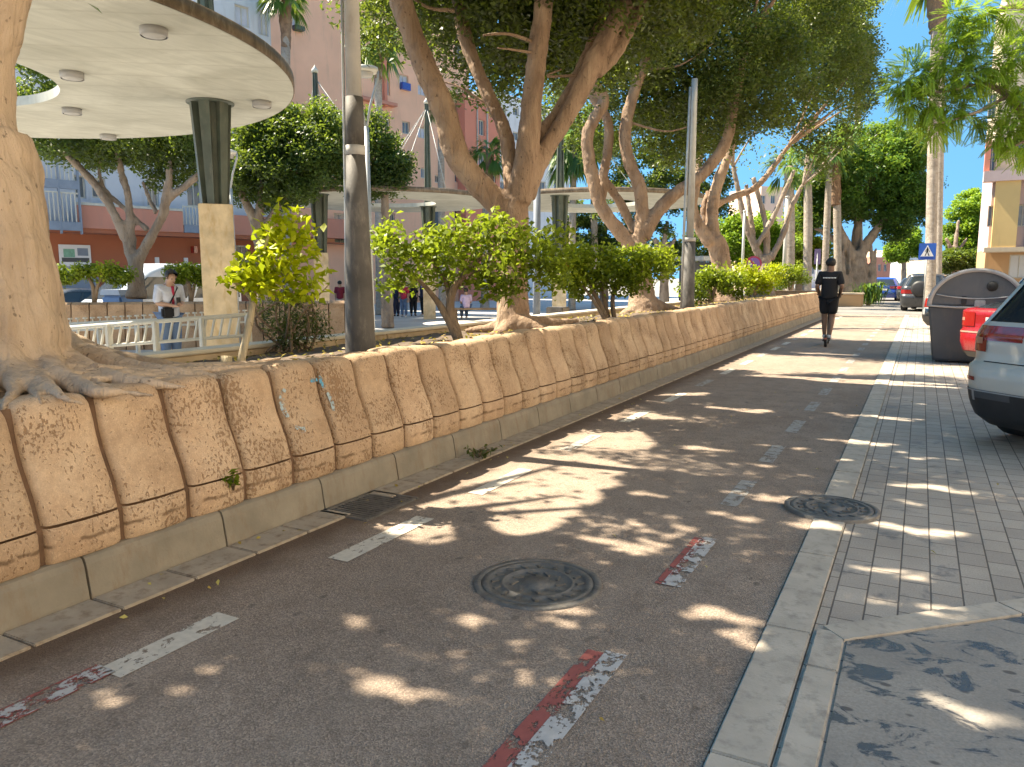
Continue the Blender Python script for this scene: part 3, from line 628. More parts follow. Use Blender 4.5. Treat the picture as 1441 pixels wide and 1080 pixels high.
ROOTS = [((50, 455, 1.10, .16), (85, 488, 1.02, .12), (130, 508, .97, .09), (190, 521, .94, .065), (240, 528, .925, .05), (290, 530, .91, .03), (330, 536, .885, .012)),
         ((45, 480, 1.05, .15), (90, 512, .985, .095), (135, 527, .95, .06), (175, 536, .935, .045), (215, 541, .92, .03), (262, 545, .90, .012)),
         ((40, 500, 1.02, .15), (72, 527, .975, .08), (108, 541, .945, .05), (140, 552, .93, .035), (178, 553, .915, .022), (222, 558, .895, .008)),
         ((15, 500, 1.02, .15), (38, 532, .975, .06), (50, 548, .945, .034), (54, 560, .93, .022), (60, 574, .895, .008)),
         ((0, 505, 1.02, .15), (18, 535, .975, .055), (20, 550, .945, .032), (10, 565, .925, .022), (2, 580, .89, .008)),
         ((60, 470, 1.02, .14), (112, 492, .96, .09), (165, 504, .925, .06), (215, 512, .90, .045), (270, 518, .87, .025), (325, 521, .84, .01)),
         ((-30, 510, 1.0, .16), (-60, 545, .97, .08), (-100, 572, .92, .03)),
         ((95, 512, .97, .05), (130, 534, .945, .032), (165, 531, .935, .034), (205, 537, .925, .026), (240, 533, .92, .022), (275, 539, .90, .01)),
         ((85, 500, .99, .06), (150, 518, .945, .038), (195, 530, .93, .03), (225, 526, .925, .026), (262, 537, .90, .010)),
         ((60, 520, .98, .06), (92, 538, .95, .036), (118, 535, .94, .03), (150, 545, .925, .022), (182, 545, .90, .010)),
         ((50, 530, .98, .05), (78, 552, .945, .03), (96, 563, .92, .018), (120, 570, .89, .008)),
         ((70, 440, 1.2, .09), (92, 480, 1.04, .075), (118, 496, .985, .05), (150, 506, .955, .035), (180, 516, .93, .02)),
         ((55, 470, 1.12, .08), (70, 505, 1.03, .06), (84, 530, .965, .04), (98, 548, .93, .022), (110, 558, .89, .010))]
T0 += [rt(*P) for P in ROOTS]
t0 = tree('ficus_tree', 'huge ficus trunk with thick spreading roots spilling over the wall', 'tree', b0, T0, None, 'trunk_bark', 0.016, 'ficus trees in the long planter')
for i in range(16):                               # thinner surface roots creeping over the soil and the top of the wall
    y0 = 2.15 + random.random() * .5; P = [(Vector((-4.05 + random.uniform(-.12, .1), y0, .99)), random.uniform(.028, .045))]; L1 = random.uniform(.6, 1.7); dx = random.uniform(.02, .34)
    for j in range(1, 6):
        u = j / 5; P.append((Vector((-4.0 + dx * min(1, u * 1.6) + random.uniform(-.035, .035), y0 + L1 * u, .955 - .045 * u + random.uniform(-.008, .012))), P[0][1] * (1 - u * .8)))
    mb = MB(); limb(mb, P, 8, .15, 5); mb.build('root', 'trunk_bark', t0, b0)
tw = grow([(spot(110, -330, d0 + 0.3), (0.5, 0.3, 0.6)), (spot(-200, -120, d0 - 0.6), (-0.6, -0.3, 0.5)), (spot(-60, -200, d0 + 1.2), (0, 0.8, 0.6))], 7, 2.0, 0.07)
for P in tw: mb = MB(); limb(mb, P, 7, 0.05, 4); mb.build('branch', 'ficus_bark', t0, b0)
c0 = b0 + Vector((-0.6, 0.0, 4.6))
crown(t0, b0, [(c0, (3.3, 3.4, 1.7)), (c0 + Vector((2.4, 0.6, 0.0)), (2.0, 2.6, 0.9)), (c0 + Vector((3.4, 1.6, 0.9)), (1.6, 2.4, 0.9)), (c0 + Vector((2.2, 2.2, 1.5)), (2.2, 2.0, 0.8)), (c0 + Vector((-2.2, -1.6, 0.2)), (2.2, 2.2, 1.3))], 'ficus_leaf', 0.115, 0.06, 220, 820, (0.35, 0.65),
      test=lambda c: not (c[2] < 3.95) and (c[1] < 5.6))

# tree 1
d1 = 9.93; b1 = spot(722, 468, d1)
T1 = [px_limb(d1, R) for R in (
    [(722, 474, 0, .30), (722, 455, 0, .225), (722, 420, 0, .20), (722, 350, 0, .205), (722, 300, 0, .20), (724, 270, 0, .17)],
    [(715, 300, 0, .18), (685, 272, -.05, .16), (660, 243, -.1, .155), (640, 212, -.15, .16), (626, 160, -.2, .155), (604, 108, -.25, .15), (582, 55, -.3, .14), (563, 0, -.35, .14), (545, -70, -.4, .11), (520, -170, -.5, .07)],
    [(722, 270, .1, .12), (716, 215, .2, .10), (708, 180, .25, .095), (690, 140, .3, .09), (670, 95, .35, .09), (652, 45, .4, .10), (645, 0, .45, .09), (630, -70, .6, .06)],
    [(730, 285, -.05, .17), (738, 235, -.1, .15), (744, 190, -.1, .145), (750, 130, -.15, .13), (757, 70, -.15, .125), (764, 10, -.2, .12), (768, -60, -.2, .10), (790, -170, -.2, .06)],
    [(738, 275, 0, .15), (760, 225, .05, .12), (785, 185, .1, .11), (808, 145, .1, .12), (832, 95, .1, .13), (855, 50, .1, .12), (880, 5, .1, .11), (925, -70, .1, .08), (980, -150, .1, .05)],
    [(742, 240, .15, .10), (758, 195, .25, .095), (785, 160, .3, .09), (806, 125, .35, .10), (824, 85, .4, .09), (850, 25, .45, .09), (880, -40, .6, .06)],
    [(840, 105, .1, .07), (868, 75, .15, .075), (900, 15, .2, .07), (935, -50, .2, .05)],
    [(722, 455, -.1, .16), (752, 462, -.2, .10), (790, 470, -.25, .05), (830, 476, -.25, .025)], [(722, 460, -.1, .16), (705, 470, -.25, .08), (680, 478, -.35, .04)],
    [(735, 455, .1, .14), (775, 455, .15, .07), (815, 452, .25, .03)], [(718, 455, .1, .14), (690, 462, .2, .07), (655, 466, .3, .03)])]
t1 = tree('ficus_tree', 'grey-brown ficus with five spreading limbs rising behind the orange tree', 'tree', b1, T1,
          [px_limb(d1, R) for R in ([(640, 15, -.2, .03), (600, 10, -.2, .02), (560, -20, -.1, .01)], [(752, 60, -.2, .025), (715, 48, -.4, .02), (680, 50, -.6, .012)], [(752, 75, -.2, .022), (720, 70, -.4, .015), (700, 68, -.5, .008)],
            [(830, 105, .3, .025), (770, 108, .2, .015), (790, 98, .3, .01)], [(690, 150, .3, .02), (640, 120, .4, .012), (600, 115, .5, .008)])] +
          grow([(spot(545, -70, d1 - .4), (-.5, 0, .6)), (spot(768, -60, d1 - .2), (0, -.2, 1)), (spot(925, -70, d1 + .1), (.7, .3, .6)), (spot(630, -70, d1 + .6), (-.2, .5, .8))], 6, 1.6, 0.05), 'ficus_bark', 0.022, 'ficus trees in the long planter')
def blob(x, y, d, rx, ry=None, dz=None): return (spot(x, y, d), (rx, ry or rx, dz or rx * 0.75))
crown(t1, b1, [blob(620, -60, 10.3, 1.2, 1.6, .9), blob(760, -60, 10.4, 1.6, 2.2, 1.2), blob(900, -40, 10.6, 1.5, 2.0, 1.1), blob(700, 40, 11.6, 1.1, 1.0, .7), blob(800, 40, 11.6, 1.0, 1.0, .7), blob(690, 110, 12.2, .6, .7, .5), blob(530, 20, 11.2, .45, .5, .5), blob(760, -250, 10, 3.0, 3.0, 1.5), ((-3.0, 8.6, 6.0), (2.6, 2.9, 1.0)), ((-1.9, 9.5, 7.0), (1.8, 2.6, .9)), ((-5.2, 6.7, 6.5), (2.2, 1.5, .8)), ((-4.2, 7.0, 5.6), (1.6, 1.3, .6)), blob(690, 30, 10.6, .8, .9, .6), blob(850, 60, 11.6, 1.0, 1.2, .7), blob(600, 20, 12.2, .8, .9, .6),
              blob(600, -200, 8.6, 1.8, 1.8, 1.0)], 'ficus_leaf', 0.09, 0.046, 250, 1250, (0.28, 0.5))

# tree 2
d2 = 16.42; b2 = spot(905, 442, d2)
T2 = [px_limb(d2, R) for R in (
    [(906, 448, 0, .48), (905, 435, 0, .36), (904, 415, 0, .27), (902, 380, 0, .22), (900, 345, 0, .22)],
    [(893, 350, 0, .17), (868, 322, -.05, .15), (846, 290, -.1, .14), (833, 245, -.15, .14), (826, 195, -.2, .13), (838, 165, -.2, .13), (850, 140, -.2, .12), (830, 112, -.25, .12), (805, 80, -.3, .11), (785, 30, -.4, .09), (770, -30, -.5, .06)],
    [(846, 285, .15, .10), (850, 245, .2, .10), (856, 205, .2, .11), (855, 170, .2, .10), (836, 140, .3, .10), (815, 120, .4, .08)],
    [(898, 345, 0, .16), (903, 300, 0, .14), (900, 262, -.05, .14), (886, 230, -.1, .13), (879, 190, -.1, .13), (888, 145, -.1, .12), (905, 95, -.1, .12), (926, 55, -.1, .12), (957, 30, -.1, .09), (1000, 0, -.1, .06)],
    [(904, 335, 0, .17), (925, 298, 0, .15), (952, 272, 0, .14), (978, 255, 0, .13), (1000, 232, 0, .13), (1022, 200, 0, .12), (1031, 160, 0, .11), (1040, 115, 0, .09), (1050, 60, 0, .06)],
    [(893, 325, .2, .10), (872, 285, .25, .10), (850, 252, .3, .09)],
    [(912, 435, -.1, .2), (935, 444, -.2, .1), (965, 450, -.3, .05)], [(897, 436, -.1, .2), (872, 448, -.3, .09), (845, 455, -.4, .04)], [(915, 430, 0, .2), (945, 436, .1, .1), (985, 440, .1, .05)])]
t2 = tree('ficus_tree', 'twisted ficus with interwoven sinuous limbs beside the tall grey lamp post', 'tree', b2, T2,
          [px_limb(d2, R) for R in ([(910, 98, -.1, .03), (945, 95, -.3, .022), (970, 85, -.5, .015), (1005, 60, -.7, .01)], [(885, 172, -.1, .03), (935, 185, -.2, .02), (970, 178, -.3, .01)], [(1033, 150, 0, .03), (1000, 140, .1, .02)])] +
          grow([(spot(957, 30, d2), (.5, 0, .7)), (spot(785, 30, d2), (-.5, 0, .7)), (spot(1050, 60, d2), (.4, 0, .8))], 6, 1.9, 0.05), 'ficus_bark', 0.03, 'ficus trees in the long planter')
crown(t2, b2, [blob(900, 20, 17, 2.6, 2.4, 1.3), blob(1010, 60, 17, 1.7, 2.2, 1.5), blob(820, 60, 17.4, 1.4, 1.6, 1.0), blob(920, 150, 18.6, 1.3, 1.2, .8), blob(1060, 110, 16.6, 1.5, 1.7, 1.3), blob(930, -160, 16.5, 3.0, 3.0, 1.6), blob(860, 205, 19.2, .8, .9, .6), blob(960, 190, 18.6, 1.0, 1.0, .6), blob(820, 150, 19, .9, 1.0, .7), blob(1000, 150, 17.5, 1.2, 1.3, .8), blob(905, 130, 17.6, 1.1, 1.1, .7)], 'ficus_leaf', 0.10, 0.05, 220, 640, (0.3, 0.6))

# tree 3
d3 = 23.2; b3 = spot(1018, 425, d3)
T3 = [px_limb(d3, R) for R in (
    [(1018, 428, 0, .45), (1017, 412, 0, .33), (1017, 385, 0, .30), (1012, 355, 0, .30), (1005, 338, 0, .28)],
    [(1000, 345, -.1, .2), (984, 318, -.1, .17), (975, 292, -.1, .14), (980, 260, -.1, .12), (985, 220, -.1, .1)],
    [(1006, 338, 0, .2), (1002, 305, 0, .19), (1005, 275, 0, .18), (1015, 245, 0, .16), (1027, 215, 0, .13), (1036, 185, 0, .1), (1040, 120, 0, .07)],
    [(1003, 292, .1, .1), (1030, 278, .1, .1), (1062, 265, .1, .1), (1085, 240, .1, .09), (1105, 212, .1, .07), (1120, 195, .1, .05)], [(1008, 330, .3, .12), (990, 300, .4, .1), (998, 270, .5, .1)],
    [(1022, 418, -.1, .2), (1045, 430, -.2, .08)], [(1010, 420, -.1, .2), (985, 432, -.2, .08)])]
t3 = tree('ficus_tree', 'leaning ficus with pale smooth trunk and one long sideways branch over the shrubs', 'tree', b3, T3, grow([(spot(1036, 185, d3), (0, 0, 1)), (spot(1110, 205, d3), (.6, 0, .5)), (spot(985, 220, d3), (-.3, 0, 1))], 6, 2.0, 0.05), 'ficus_bark', 0.04, 'ficus trees in the long planter')
crown(t3, b3, [blob(1080, 130, 23.5, 2.7, 2.6, 2.0), blob(1010, 130, 24, 2.0, 2.4, 1.7), blob(1130, 190, 23, 1.6, 1.8, 1.2), blob(1150, 70, 23, 1.4, 2.0, 1.6), blob(1060, 0, 23, 3.0, 3, 2.2), blob(1075, 225, 24, 1.4, 1.4, .6), blob(980, 200, 24.5, 1.2, 1.3, .8), blob(1120, 235, 24, 1.0, 1.2, .6), blob(1160, 155, 22.6, 1.1, 1.1, .9)], 'ficus_leaf', 0.12, 0.06, 210, 560, (0.35, 0.65))

# tree 4
d4 = 30.3; b4 = spot(1078, 415, d4)
T4 = [px_limb(d4, R) for R in (
    [(1078, 420, 0, .4), (1078, 400, 0, .27), (1077, 375, 0, .25), (1074, 360, 0, .24)],
    [(1070, 365, 0, .16), (1058, 338, 0, .14), (1048, 310, 0, .12), (1040, 275, 0, .11), (1032, 235, 0, .09)], [(1060, 340, .2, .12), (1056, 305, .2, .1), (1050, 260, .2, .09)],
    [(1078, 362, .1, .14), (1079, 325, .1, .12), (1070, 285, .1, .1), (1060, 250, .1, .09)], [(1066, 345, -.1, .12), (1085, 312, -.1, .11), (1102, 275, -.1, .1), (1118, 240, -.1, .08)],
    [(1085, 365, 0, .13), (1102, 330, 0, .12), (1112, 295, 0, .1), (1130, 260, 0, .08)])]
t4 = tree('ficus_tree', 'slender ficus dividing low into five thin limbs past the leaning ficus', 'tree', b4, T4, grow([(spot(1032, 235, d4), (-.2, 0, 1)), (spot(1130, 260, d4), (.5, 0, .8))], 6, 1.8, 0.05), 'ficus_bark2', 0.045, 'ficus trees in the long planter')
crown(t4, b4, [blob(1150, 190, 30.5, 2.4, 2.6, 2.0), blob(1090, 200, 31, 2.4, 2.4, 1.5), blob(1172, 110, 30.5, 1.6, 2.0, 2.0), blob(1130, 60, 30, 2.6, 2.6, 2.2), blob(1175, 30, 30, 1.4, 2, 1.6), blob(1190, 150, 31, 0.9, 1.2, 1.3)], 'ficus_leaf', 0.14, 0.07, 190, 420, (0.4, 0.75))

# the far ficus that leans over the end of the street, with aerial roots
d5 = 44.0; b5 = spot(1205, 425, d5)
T5 = [px_limb(d5, R) for R in (
    [(1205, 430, 0, .9), (1205, 405, 0, .75), (1205, 380, 0, .65), (1203, 355, 0, .55)], [(1200, 365, -.2, .35), (1185, 335, -.3, .3), (1175, 305, -.3, .22), (1165, 270, -.3, .15)],
    [(1210, 360, -.3, .3), (1225, 335, -.4, .26), (1242, 312, -.4, .2), (1262, 290, -.4, .13)], [(1203, 360, .2, .3), (1206, 325, .2, .25), (1212, 290, .2, .18)], [(1196, 360, .2, .25), (1165, 330, .2, .15), (1145, 322, .2, .1)])]
for x in (1180, 1188, 1218, 1226, 1233, 1196, 1212): T5.append(px_limb(d5, [(x, 332 + abs(1205 - x) * 0.6, -.5, .07), (x + random.uniform(-3, 3), 370, -.6, .09), (x + random.uniform(-4, 4), 425, -.6, .13)]))
t5 = tree('ficus_tree', 'broad bright green ficus with aerial roots beyond the planter', 'tree', b5, T5, grow([(spot(1262, 290, d5), (.6, 0, .6)), (spot(1165, 270, d5), (-.4, 0, .8)), (spot(1212, 290, d5), (0, 0, 1))], 6, 2.4, 0.07), 'ficus_bark2', 0.07)
crown(t5, b5, [blob(1222, 255, 44, 3.0, 3.0, 2.4), blob(1272, 265, 43.5, 1.6, 1.8, 2.0), blob(1180, 265, 44, 2.0, 2.0, 1.8), blob(1245, 215, 44, 2.4, 2.4, 1.7), blob(1268, 310, 43.5, 1.3, 1.4, 1.2), blob(1205, 200, 45, 1.6, 1.6, 1.1), blob(1160, 300, 45, 1.6, 1.6, 1.2)], 'ficus_leaf_far', 0.2, 0.10, 150, 330, (0.45, 0.85), gaps=False, sunlit_top=0.7)

# ------------------------------------------------------------------ small orange trees, sapling, shrub and weeds
def bush(name, label, cat, base, stems, blobs, barkm, leaf, group=None, L=0.075, W=0.04, per=150, n=60, cr=(0.12, 0.24), fruit=None, gaps=False, trunkname='trunk', bt=0.5, droop=0.3):
    t = thing(name, label, cat, base, 0, group); mb = MB()
    for P in stems: limb(mb, P, 9, 0.08, 5)
    mb.build(trunkname, barkm, t, base)
    crown(t, base, blobs, leaf, L, W, per * 4, n, cr, gaps, up=0.3, sunlit_top=bt, droop=droop)
    if fruit: MB().ball(fruit, 0.035).build('orange', M['orange'], t, base)
    return t
M['orange'] = dull('orange_peel', (0.70, 0.17, 0.02), 0.1, 20, 0.5, 0.2, 150)
def pb(d, rows): return [(spot(x, y, d + dd), (r * d / FPX, r * d / FPX, r * 0.85 * d / FPX)) for x, y, dd, r in rows]
dA = 8.05
bush('orange_tree', 'spreading orange tree on two bent stems between lamp post and forked ficus', 'tree', spot(648, 484, dA),
     [px_limb(dA, R) for R in ([(650, 488, 0, .055), (638, 465, 0, .045), (625, 440, 0, .04), (612, 420, 0, .03), (590, 395, 0, .02), (560, 370, .1, .012)], [(648, 486, .02, .05), (641, 462, .02, .05), (634, 435, 0, .045), (638, 408, 0, .042), (655, 385, 0, .035), (675, 365, 0, .025), (710, 350, 0, .015)],
      [(632, 428, .05, .03), (628, 400, .1, .025), (610, 370, .1, .018), (600, 340, .1, .01)], [(650, 390, -.05, .02), (690, 375, -.1, .018), (730, 370, -.1, .012), (765, 365, -.1, .008)])],
     pb(dA, [(555, 345, 0, 34), (585, 380, .05, 38), (552, 400, -.1, 20), (620, 340, 0, 36), (650, 375, .1, 34), (680, 330, 0, 40), (705, 385, -.05, 36), (740, 355, 0, 42), (775, 340, .05, 30), (770, 385, .0, 30), (700, 310, .1, 22), (725, 405, -.1, 22), (790, 370, .1, 16), (545, 320, 0, 16)]),
     'twig_bark', 'citrus_leaf', 'orange trees in the long planter', 0.082, 0.045, 62, 170, (0.10, 0.2))
dC = 12.3
bush('orange_tree', 'orange tree with thin upright stems and a single ripe fruit', 'tree', spot(855, 456, dC),
     [px_limb(dC, R) for R in ([(858, 458, 0, .04), (845, 430, 0, .035), (832, 405, 0, .03), (820, 380, 0, .015)], [(860, 458, .05, .035), (851, 425, .05, .03), (846, 395, 0, .02), (850, 370, 0, .012)], [(866, 457, 0, .04), (862, 425, 0, .035), (868, 400, 0, .03), (885, 375, 0, .015)], [(855, 458, -.1, .03), (838, 428, -.1, .025), (815, 395, -.1, .012)])],
     pb(dC, [(800, 375, 0, 26), (825, 365, 0, 26), (850, 378, .05, 30), (880, 370, 0, 30), (915, 372, 0, 30), (940, 375, .1, 22), (820, 400, -.1, 24), (905, 395, -.05, 22), (795, 400, 0, 14), (865, 395, -.1, 22)]),
     'twig_bark', 'citrus_leaf', 'orange trees in the long planter', 0.09, 0.05, 70, 150, (0.12, 0.24), fruit=tuple(spot(799, 372, dC - 0.42)))
for lab, x, y, d, rows, lf in (('sparse orange tree beside the base of the leaning ficus', 1000, 424, 20.0, [(985, 405, 0, 22), (1010, 395, 0, 20), (1030, 405, 0, 20), (995, 385, .1, 12)], 'citrus_leaf'),
                               ('bright yellow green orange tree before the slender ficus', 1062, 414, 26.0, [(1050, 388, 0, 18), (1068, 395, 0, 20), (1085, 388, 0, 16), (1040, 380, 0, 10), (1075, 402, -.1, 12)], 'lime_leaf'),
                               ('dense orange tree at the end of the planter row', 1112, 410, 33.0, [(1105, 388, 0, 17), (1120, 383, 0, 14), (1095, 395, 0, 12), (1128, 392, 0, 9)], 'citrus_leaf')):
    bush('orange_tree', lab, 'tree', spot(x, y, d), [px_limb(d, R) for R in ([(x, y + 2, 0, .06), (x - 3, y - 12, 0, .05), (x - 8, y - 24, 0, .03)], [(x + 1, y + 1, 0, .05), (x + 5, y - 14, 0, .04), (x + 10, y - 26, 0, .02)])],
         pb(d, rows), 'twig_bark', lf, 'orange trees in the long planter', 0.11, 0.06, 40, 60, (0.18, 0.34))
dS = 5.05
bush('sapling', 'young yellow green sapling with a thin pale crooked trunk on the wall', 'tree', spot(337, 522, dS),
     [px_limb(dS, R) for R in ([(336, 526, 0, .030), (341, 500, 0, .026), (349, 465, 0, .024), (355, 430, 0, .022), (358, 400, 0, .02), (365, 370, 0, .017), (378, 335, 0, .013), (392, 305, 0, .007)], [(356, 425, 0, .016), (340, 405, -.05, .012), (325, 395, -.1, .007)], [(360, 395, 0, .014), (395, 385, .05, .01), (430, 400, .1, .006)], [(368, 360, 0, .012), (400, 350, .05, .009), (430, 345, .05, .005)])],
     pb(dS, [(400, 305, 0, 20), (420, 318, .05, 18), (375, 330, 0, 20), (395, 345, 0, 26), (425, 355, .05, 22), (375, 375, -.05, 26), (355, 395, -.05, 22), (400, 385, 0, 28), (430, 395, .05, 22), (345, 385, -.1, 16), (410, 412, .05, 20), (440, 415, .05, 14), (375, 405, 0, 18), (328, 395, -.1, 10), (345, 360, 0, 12)]),
     'pale_bark', 'lime_leaf', None, 0.07, 0.04, 62, 125, (0.06, 0.12), bt=0.15, droop=0.5)
sH = spot(410, 488, 8.0)
bush('shrub', 'dark twiggy shrub below the yellow green sapling', 'shrub', sH, [[(sH + Vector((random.uniform(-.2, .2), random.uniform(-.2, .2), -.05)), .015), (sH + Vector((random.uniform(-.3, .3), random.uniform(-.3, .3), .3)), .012), (sH + Vector((random.uniform(-.45, .45), random.uniform(-.3, .3), .65)), .005)] for i in range(14)],
     pb(8.0, [(400, 440, 0, 30), (430, 445, .1, 26), (385, 460, 0, 22), (420, 465, -.1, 26), (445, 462, .1, 20), (400, 470, 0, 22), (375, 440, .1, 16)]), 'twig_bark', 'dark_leaf', None, 0.05, 0.014, 120, 70, (0.1, 0.18), trunkname='stem', droop=-0.3)
def weed(label, base, n, L, leafm, spread=0.6, up=1.0):
    t = thing('weed', label, 'plant', base); mb = MB(); C = []; b = Vector(base)
    for i in range(n):
        q = b + Vector((random.uniform(-1, 1) * spread * L, random.uniform(-1, 1) * spread * L, L * up * random.uniform(.3, 1))); mb.tube([b, (b + q) / 2 + Vector((0, 0, .02)), q], [.004, .003, .002], 5)
        for k in range(7): C.append(b + (q - b) * random.uniform(.35, 1.05) + Vector((random.uniform(-.012, .012),) * 2 + (random.uniform(-.01, .015),)))
    mb.build('stem', 'dark_leaf' if False else 'twig_bark', t, base)
    C = np.array([tuple(c) for c in C]); raw_mesh('foliage', leaf_faces(C, 0.055, 0.03), 4, leafm, t, base, RNG.random(len(C)) * 0.6 + 0.1)
weed('leafy green weed lying on the gutter beyond the drain', (-3.14, 5.35, 0.01), 9, 0.2, 'dark_leaf', 0.9, 0.5)
weed('small weed growing from a crack low in the wavy wall', (-3.335, 2.98, 0.30), 6, 0.16, 'citrus_leaf', 0.5, 0.9)
# fallen leaves along the gutter and on the planter edge
C = np.array([(random.uniform(-3.28, -2.85) if random.random() < .7 else random.uniform(-2.8, 1.0), random.uniform(0.8, 14), 0.018) for i in range(70)] + [(random.uniform(-5.8, -3.75), random.uniform(2, 14), 0.90 - 0.17 * 0) for i in range(0)])
tag(raw_mesh('leaf_litter', leaf_faces(C, 0.032, 0.018, 2.0), 4, 'dry_leaf', None, (0, 0, 0), RNG.random(len(C))), kind='stuff')
C = np.array([(lambda x: (x, random.uniform(-1, 30), 0.885 - 0.17 * (-3.74 - x) / 2.31))(random.uniform(-6.0, -3.78)) for i in range(1500)])
tag(raw_mesh('planter_litter', leaf_faces(C, 0.06, 0.03, 1.5), 4, 'dry_leaf', None, (0, 0, 0), RNG.random(len(C)) * 0.7), kind='stuff')
bs = spot(320, 520, 5.3); t = thing('tree_stump', 'small sawn tan stump beside the sapling', 'stump', bs)
MB().tube([bs + Vector((0, 0, -.05)), bs + Vector((-.01, 0, .03)), bs + Vector((-.015, .01, .09))], [.05, .04, .036], 10, wob=.1).build('trunk', 'pale_bark', t, bs)

# ------------------------------------------------------------------ lamp posts, signs and other street furniture
p1 = spot(508, 500, 6.85)
t = thing('lamp_post', 'tall weathered grey lamp post rising from the planter near the sapling', 'lamp post', p1)
m = MB(); o0 = p1
def up(z): return (p1.x, p1.y, z)
m.tube([up(0.70), up(0.78), up(0.98), up(2.0), up(2.52)], [.137, .137, .128, .10, .083], 24); m.build('lower_shaft', 'pole_dark', t, p1)
MB().tube([up(2.52), up(2.60)], .0845, 24).build('white_band', 'pole_light', t, p1)
MB().tube([up(2.60), up(3.0)], [.082, .075], 24).build('painted_shaft', 'pole_dark', t, p1)
MB().tube([up(3.0), up(5.0), up(8.6)], [.066, .058, .04], 24).build('upper_shaft', 'pole_light', t, p1)
MB().tube([(p1.x - RT.x * .128, p1.y - RT.y * .128, .75), (p1.x - RT.x * .10, p1.y - RT.y * .10, 2.0), (p1.x - RT.x * .085, p1.y - RT.y * .085, 3.3), (p1.x - RT.x * .07, p1.y - RT.y * .07, 4.6)], .013, 8).build('conduit', 'galv', t, p1)
hd = MB().tube([up(8.55), (p1.x + .5, p1.y, 8.85), (p1.x + 1.4, p1.y, 8.95)], .03, 10); hd.box((p1.x + 1.3, p1.y - .13, 8.88), (p1.x + 1.95, p1.y + .13, 9.0), .04); hd.build('lamp_arm', 'pole_light', t, p1)
MB().box((p1.x - .17, p1.y - .17, .66), (p1.x + .17, p1.y + .17, .73), .01).build('base_plate', 'marble', t, p1)
p2 = spot(967.5, 438, 15.75)
def up2(z): return (p2.x, p2.y, z)
t = thing('lamp_post', 'pale grey lamp post with dark painted foot in front of the leaning ficus', 'lamp post', p2)
MB().tube([up2(.7), up2(.95), up2(2.2)], [.15, .13, .115], 20).build('lower_shaft', 'pole_dark', t, p2)
MB().tube([up2(2.2), up2(2.28)], .12, 20).build('white_band', 'pole_light', t, p2)
MB().tube([up2(2.28), up2(5.0), up2(5.35)], [.075, .062, .06], 20).build('upper_shaft', 'galv', t, p2)
MB().tube([(p2.x - RT.x * .13, p2.y - RT.y * .13, .75), (p2.x - RT.x * .12, p2.y - RT.y * .12, 2.6), (p2.x - RT.x * .08, p2.y - RT.y * .08, 5.2)], .028, 8).build('conduit', 'galv', t, p2)
def plaza_lamp(x, ybase, ytop, d, hw, label):
    b = spot(x, ybase, d); b.z = -.35; zt = spot(x, ytop, d).z; t = thing('plaza_lamp', label, 'street lamp', b, 0, 'flat round lamps on forked posts'); q = lambda dx, z: (b.x + RT.x * dx, b.y + RT.y * dx, z)
    k = hw * 2; zf = zt - k * 2.0
    MB().tube([q(0, -.35), q(0, 1.2), q(0, zf)], [.085, .07, .05], 14).build('post', 'galv', t, b)
    for s in (-1, 1): MB().tube([q(0, zf - .05), q(s * hw * .35, zf + k * .8), q(s * hw * .95, zt - k * .25), q(s * hw * .95, zt)], .025, 8).build('fork_arm', 'galv', t, b)
    MB().lathe(q(0, 0), [(.001, zt - .03), (hw * .9, zt - .03), (hw, zt), (hw * .95, zt + .06), (hw * .3, zt + .10), (.001, zt + .11)], 28).build('lamp_head', 'white_metal', t, b)
    MB().lathe(q(0, 0), [(.001, zt - .12), (hw * .55, zt - .11), (hw * .62, zt - .032)], 20).build('diffuser', 'pole_light', t, b)
plaza_lamp(522, 440, 112, 16.0, .27, 'flat round plaza lamp on a forked post just behind the lamp post')
plaza_lamp(332, 430, 221, 19.5, .21, 'shorter looking forked plaza lamp beside the stone pillar')
def simple_post(label, x, yb, yt, d, r, mt, name='post', zb=None, capm=None):
    b = spot(x, yb, d); b.z = zb if zb is not None else b.z; zt = spot(x, yt, d).z; t = thing(name, label, 'post', b)
    MB().tube([(b.x, b.y, b.z - .05), (b.x, b.y, (b.z + zt) / 2), (b.x, b.y, zt)], [r, r * .95, r * .9], 12).build('shaft', mt, t, b)
    MB().lathe((b.x, b.y, 0), [(r * .9, zt - .02), (r * 1.15, zt), (r * 1.1, zt + .05), (.001, zt + .07)], 12).build('cap', capm or mt, t, b); return t
simple_post('slate blue post standing on the plaza behind the forked ficus', 755, 445, 250, 14.8, .075, dull('slate_blue_paint', (0.15, 0.18, 0.23), 0.15, 4, 0.6), zb=-.35)
simple_post('thin pale post between the leaning and slender ficus trees', 1043, 418, 300, 27, .05, 'galv', zb=.5)
simple_post('pale pole behind the slender ficus', 1102, 410, 280, 34, .09, 'pole_light', zb=.4)
def sign_post(label, x, yb, d, ztop):
    b = spot(x, yb, d); t = thing('traffic_sign', label, 'sign', b); return b, t
b, t = sign_post('thin dark sign post just beside the scooter rider', 1146, 446, 30.5, 2.6); b.z = .1
MB().tube([(b.x, b.y, .0), (b.x, b.y, 2.6)], .035, 10).build('post', 'galv', t, b)
MB().box((b.x - .12, b.y - .03, 2.15), (b.x + .12, b.y - .0, 2.75), .01).build('panel', dull('violet_back', (0.17, 0.13, 0.25), 0.1, 4, 0.6), t, b)
